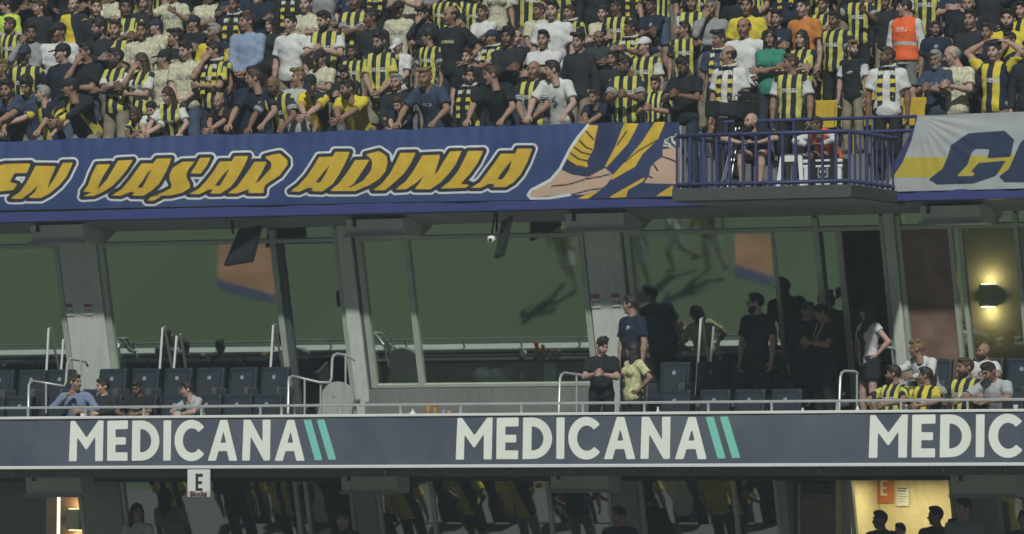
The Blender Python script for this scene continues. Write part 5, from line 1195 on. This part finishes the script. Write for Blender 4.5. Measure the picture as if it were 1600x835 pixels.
# posters in the cream room
e, hw, hh = quad_sign(1366, 1397, 742, 786, 3.17, 'wall_poster', 'orange square poster on the cream wall', 'poster'); MB().box(-hw, hw, -.006, .006, 0, hh).build('sheet', M['orange_print'], e)
o = MB().prism([(-.05, .1), (.05, .1), (.05, .13), (-.015, .13), (-.015, .19), (.04, .19), (.04, .22), (-.015, .22), (-.015, .29), (.05, .29), (.05, .32), (-.05, .32)], -.012, -.0065).build('letter', M['white'], e)
e, hw, hh = quad_sign(1401, 1420, 760, 791, 3.17, 'notice_sheet', 'white notice sheet beside the orange poster', 'notice'); MB().box(-hw, hw, -.004, .004, 0, hh).build('sheet', M['white'], e)
for k in range(6): MB().box(-hw*.8, hw*(.8-.2*(k % 3)), -.007, -.0045, hh*.86-k*.035, hh*.86-k*.035+(.018 if k < 2 else .007)).build('print_line', M['black_print'], e)

# ---------------------------------------------------------------- monitors, lamps
def slab4(name, label, cat, cs, th, mat, stem=None, extra=None):
    P4 = [at(*c_) for c_ in cs]; ctr = sum(P4, Vector())/4; nn = (P4[1]-P4[0]).cross(P4[2]-P4[0]).normalized()*th
    e = empty(name, ctr, 0, label, cat, 'monitors under the soffit'); v = [p-ctr for p in P4]+[p-ctr+nn for p in P4]
    MB().add(v, [(0, 1, 2, 3), (7, 6, 5, 4), (0, 4, 5, 1), (1, 5, 6, 2), (2, 6, 7, 3), (3, 7, 4, 0)]).build('housing', mat, e)
    ins = [p*.9-nn*.04*(1 if nn.y > 0 else -25) for p in v[:4]]
    ins = [p-Vector((0, .004, 0)) for p in [q*.9 for q in v[:4]]]
    MB().add(ins, [(0, 1, 2, 3)]).build('screen', M['screen'], e)
    if stem: MB().tube([at(*stem[0])-ctr, at(*stem[1])-ctr], .018, 8).build('stem', M['dark_steel'], e)
    return e, ctr
slab4('ceiling_monitor', 'dark tilted monitor hanging before the orange reflection', 'monitor', [(373, 358, 1.0), (405, 352, .75), (391, 408, .7), (349, 415, .95)], .06, M['black'], ((362, 338, 1.05), (364, 366, 1.05)))
e, ctr = slab4('ceiling_monitor', 'narrow edge-on monitor hanging before the wide pane', 'monitor', [(783, 348, 1.0), (797, 337, .6), (784, 398, .6), (772, 404, 1.0)], .05, M['black'], ((776, 330, 1.0), (776, 362, 1.0)))
q = at(768, 375, .8); dm = empty('dome_camera', q, 0, 'small white dome camera beside the edge-on monitor', 'camera')
MB().lathe([(.0, .06), (.05, .05), (.06, .0), (.045, -.04), (0, -.055)], 14).build('dome', M['white'], dm); MB().lathe([(0, 0), (.022, 0), (.022, .012), (0, .012)], 10).build('lens', M['black'], dm, Matrix.Translation((.01, -.05, 0)) @ Matrix.Rotation(R(90), 4, 'X')); MB().tube([(0, 0, .05), (.03, .05, .4)], .012, 6).build('arm', M['dark_steel'], dm)
def sconce(px, py, Y, label, en):
    q = at(px, py, Y); e = empty('wall_lamp', q, 0, label, 'lamp', 'lit wall lamps')
    MB().rbox(-.11, .11, -.1, .06, -.15, .15, .01).build('shade', M['wall_room'], e)
    MB().lathe([(0, 0), (.1, 0), (.1, .006), (0, .006)], 16).build('lower_glow', M['lamp'], e, Matrix.Translation((0, -.02, -.158))); MB().lathe([(0, 0), (.1, 0), (.1, .006), (0, .006)], 16).build('upper_glow', M['lamp'], e, Matrix.Translation((0, -.02, .152)))
    for z in (-.22, .22):
        l = bpy.data.lights.new('wall_lamp_light', 'POINT'); l.energy = en; l.color = (1, .66, .28); l.shadow_soft_size = .04; lo = bpy.data.objects.new('wall_lamp_light', l); C.objects.link(lo); lo.parent = e; lo.location = (0, -.05, z)
sconce(1545, 462, 2.75, 'lit wall lamp behind the glass beyond the timber door', 9)
wx = at(1545, 462, 2.85).x
sp('lamp_wall', MB().box(wx-.6, wx+2.2, 2.84, 2.9, FL2+.85, ZT+.04), M['wall_room']); sp('lamp_wall_dado', MB().box(wx-.6, wx+2.2, 2.83, 2.9, FL2, FL2+.85), M['navy_wall'])
sconce(119, 812, 2.4, 'lit wall lamp in the lower box beside the upright tube light', 4)
wx = at(119, 812, 2.5).x; sp('lower_lamp_wall', MB().box(wx-.5, wx+.3, 2.49, 2.55, zf3, ZT2-.02), M['wood'])
a, b = at(92, 762, 2.0), at(90, 850, 2.0); e = empty('tube_light', (b.x, b.y, zf3), 0, 'upright glowing tube light in the lower box', 'lamp'); MB().tube([(a.x-b.x, 0, a.z-zf3), (0, 0, .02)], .022, 8).build('tube', M['tube'], e); MB().lathe([(0, .02), (.07, .02), (.07, 0), (0, 0)], 12).build('base', M['black'], e)

# ---------------------------------------------------------------- small things on the parapet ledge and sill
def bottle(px, Y, z0, h, r, mat, capm, label, neck=.35):
    x = at(px, 640, Y).x; e = empty('bottle', (x, Y, z0), 0, label, 'bottle', 'bottles and cups on the ledge')
    MB().lathe([(0, 0), (r, 0), (r, h*.55), (r*neck, h*.78), (r*neck, h*.9), (0, h*.9)], 12).build('body', mat, e); MB().lathe([(0, h*.88), (r*neck*1.2, h*.88), (r*neck*1.2, h), (0, h)], 10).build('cap', capm, e)
def cup(px, Y, z0, h, r, mat, label):
    x = at(px, 640, Y).x; e = empty('cup', (x, Y, z0), 0, label, 'cup', 'bottles and cups on the ledge'); MB().lathe([(0, 0), (r*.75, 0), (r, h), (r*.92, h), (r*.7, .01), (0, .01)], 12).build('body', mat, e)
ZL = ZF1-.055; M['amber'] = plain('amber_plastic', (.45, .27, .04), .35); M['red_pl'] = plain('red_plastic', (.45, .06, .05), .4); M['card'] = plain('brown_card', (.42, .3, .12), .8); M['paper'] = plain('paper', (.5, .5, .46), .8)
bottle(645, .26, ZL, .13, .05, M['white'], M['white'], 'white squat bottle beside the yellow jar', .25)
bottle(669, .26, ZL, .22, .035, M['amber'], M['red_pl'], 'yellow jar with red cap on the ledge', .8); bottle(680, .27, ZL, .18, .03, M['amber'], M['red_pl'], 'smaller yellow jar touching the red-capped one', .8)
cup(693, .26, ZL, .11, .03, M['grey'], 'grey cup beside the yellow jars'); cup(702, .26, ZL, .1, .028, M['card'], 'brown cup beside the grey cup')
cup(1587, .26, ZL, .12, .035, M['paper'], 'pale paper cup before the pale grey T-shirt'); bottle(1254, .26, ZL, .1, .03, M['white'], M['white'], 'small white bottle before the lanyard wearer', .5)
bottle(1028, .26, ZL, .13, .024, M['white'], M['white'], 'slim white bottle before the doorway seats', .6); bottle(1340, .26, ZL, .14, .028, M['white'], M['grey'], 'white bottle by the handrail near the skirt', .5); bottle(1416, .26, ZL, .13, .028, plain('green_plastic', (.08, .22, .12), .4), M['white'], 'green bottle before the striped shirts', .5)
cup(129, .26, ZL, .1, .03, M['white'], 'white cup before the blue-grey shirt')
for px, w_, h_, m_, lb, nm in ((228, .1, .09, M['card'], 'small brown carton before the bowed head', 'carton'), (278, .09, .11, M['paper'], 'pale carton on the ledge among empty seats', 'carton')):
    x = at(px, 640, .25).x; e = empty(nm, (x, .25, ZL), .3, lb, 'carton', 'bottles and cups on the ledge'); MB().rbox(-w_/2, w_/2, -.03, .03, 0, h_, .005).build('box', m_, e); MB().rbox(-w_/2, w_/2, -.031, .0, h_, h_+.012, .004).build('flap', m_, e)
# inside the wide pane: counter with a heap of cloth, a bottle, a draped sheet
zc2 = (GM @ Vector((0, 0, ZSILL))).z
ct = empty('counter', ((gx(566)+gx(918))/2, 2.6, FL2), 0, 'dark counter inside the wide pane', 'counter'); cx_ = ct.location.x
MB().rbox(gx(572)-cx_, gx(916)-cx_, -.3, .3, zc2-FL2+.02, zc2-FL2+.055, .005).build('top', M['navy_wall'], ct); MB().box(gx(575)-cx_, gx(914)-cx_, -.25, .25, 0, zc2-FL2+.019).build('cabinet', M['navy_wall'], ct)
def lump(px, Y, z0, sx, sy, sz, mat, name, label, seed):
    s = SDF((-sx*1.5, -sy*1.6, 0), (sx*1.5, sy*1.6, sz*1.6), .014); r2 = random.Random(seed)
    for i in range(7): s.ell((r2.uniform(-.8, .8)*sx, r2.uniform(-.5, .5)*sy, r2.uniform(.1, .5)*sz), (sx*r2.uniform(.25, .5), sy*.5, sz*r2.uniform(.35, .7)), k=.04)
    s.wobble(.006, 45, seed); s.cut((0, 0, .006), (0, 0, -1)); V, Fq = s.net(); o = link(name, np_mesh(name, V, Fq), mat); o.location = (at(px, 590, Y).x, Y, z0); return tag(o, label, 'cloth', 'things on the counter')
lump(770, 2.5, zc2+.056, .27, .12, .24, plain('grey_bag', (.6, .64, .64), .5), 'plastic_bag', 'crumpled pale plastic bags behind the wide pane', 3)
lump(803, 2.45, zc2+.056, .08, .07, .09, plain('yellow_cloth', (.5, .5, .1), .8), 'yellow_cloth', 'small yellow cloth beside the crumpled bags', 5)
lump(862, 2.5, zc2+.056, .12, .1, .42, plain('grey_cloth', (.42, .46, .47), .8), 'grey_cloth', 'upright heap of grey cloth on the counter', 8)
bottle(815, 2.42, zc2+.056, .14, .026, M['white'], M['white'], 'white bottle on the counter behind the wide pane', .5)
ALLP = [o for o in PEOPLE if o['group'] in ('spectators in the upper tier', 'spectators in the lower tier')]
# labels that single out: where two read alike, say who stands next to them
def words(t): return len(t.replace(',', ' ').split())
for o in ALLP:
    if words(o['label']) > 16: o['label'] = o['label'].replace(' and beard', '')
    if words(o['label']) > 16: o['label'] = o['label'].replace('scarf, ', '')
    if words(o['label']) > 16: o['label'] = o['label'].split(',')[0]+','+o['label'].split(',')[-1]
seen = {}
for o in ALLP: seen.setdefault(o['label'], []).append(o)
for lab, lst in seen.items():
    if len(lst) > 1:
        for o in lst:
            nb = sorted((p for p in ALLP if p is not o and abs(p.location.y-o.location.y) < .4 and p['_d'] != o['_d']), key=lambda p: abs(p.location.x-o.location.x))[:1]
            if nb:
                pose_free = lab.split(',')[0].split(' with ')[0]; tail = lab[lab.find(','):]
                t = pose_free + tail + ', beside ' + nb[0]['_d']
                o['label'] = t if words(t) <= 16 else lab


for o in TSEATS:
    nb = min((p for p in crowd_objs if p.location.y < o.location.y+.1), key=lambda p: (p.location.x-o.location.x)**2+4*(p.location.y+.25-o.location.y)**2)
    o['label'] = o['label'].split(' in the')[0] + ' behind %s, %s row' % (nb['_d'], o['label'].split(' in the ')[1].split(' row')[0])
# ---------------------------------------------------------------- hazy floodlit air round everything
hz_ = MB().box(-140, 140, -120, 18, ZP-1, max(ZRAIL+11.3, CAM.z)+1.2).build('haze', None); hm = bpy.data.materials.new('haze'); hm.use_nodes = True; ht = hm.node_tree; ht.nodes.remove(ht.nodes['Principled BSDF'])
pv_ = ht.nodes.new('ShaderNodeVolumePrincipled'); pv_.inputs['Color'].default_value = (.78, .93, 1, 1); pv_.inputs['Density'].default_value = .00095; pv_.inputs['Anisotropy'].default_value = 0
ht.links.new(pv_.outputs[0], ht.nodes['Material Output'].inputs['Volume']); hz_.data.materials.append(hm); hz_['kind'] = 'stuff'; hz_['label'] = 'thin hazy floodlit air'
for o in PEOPLE:
    if '_d' in o: del o['_d']
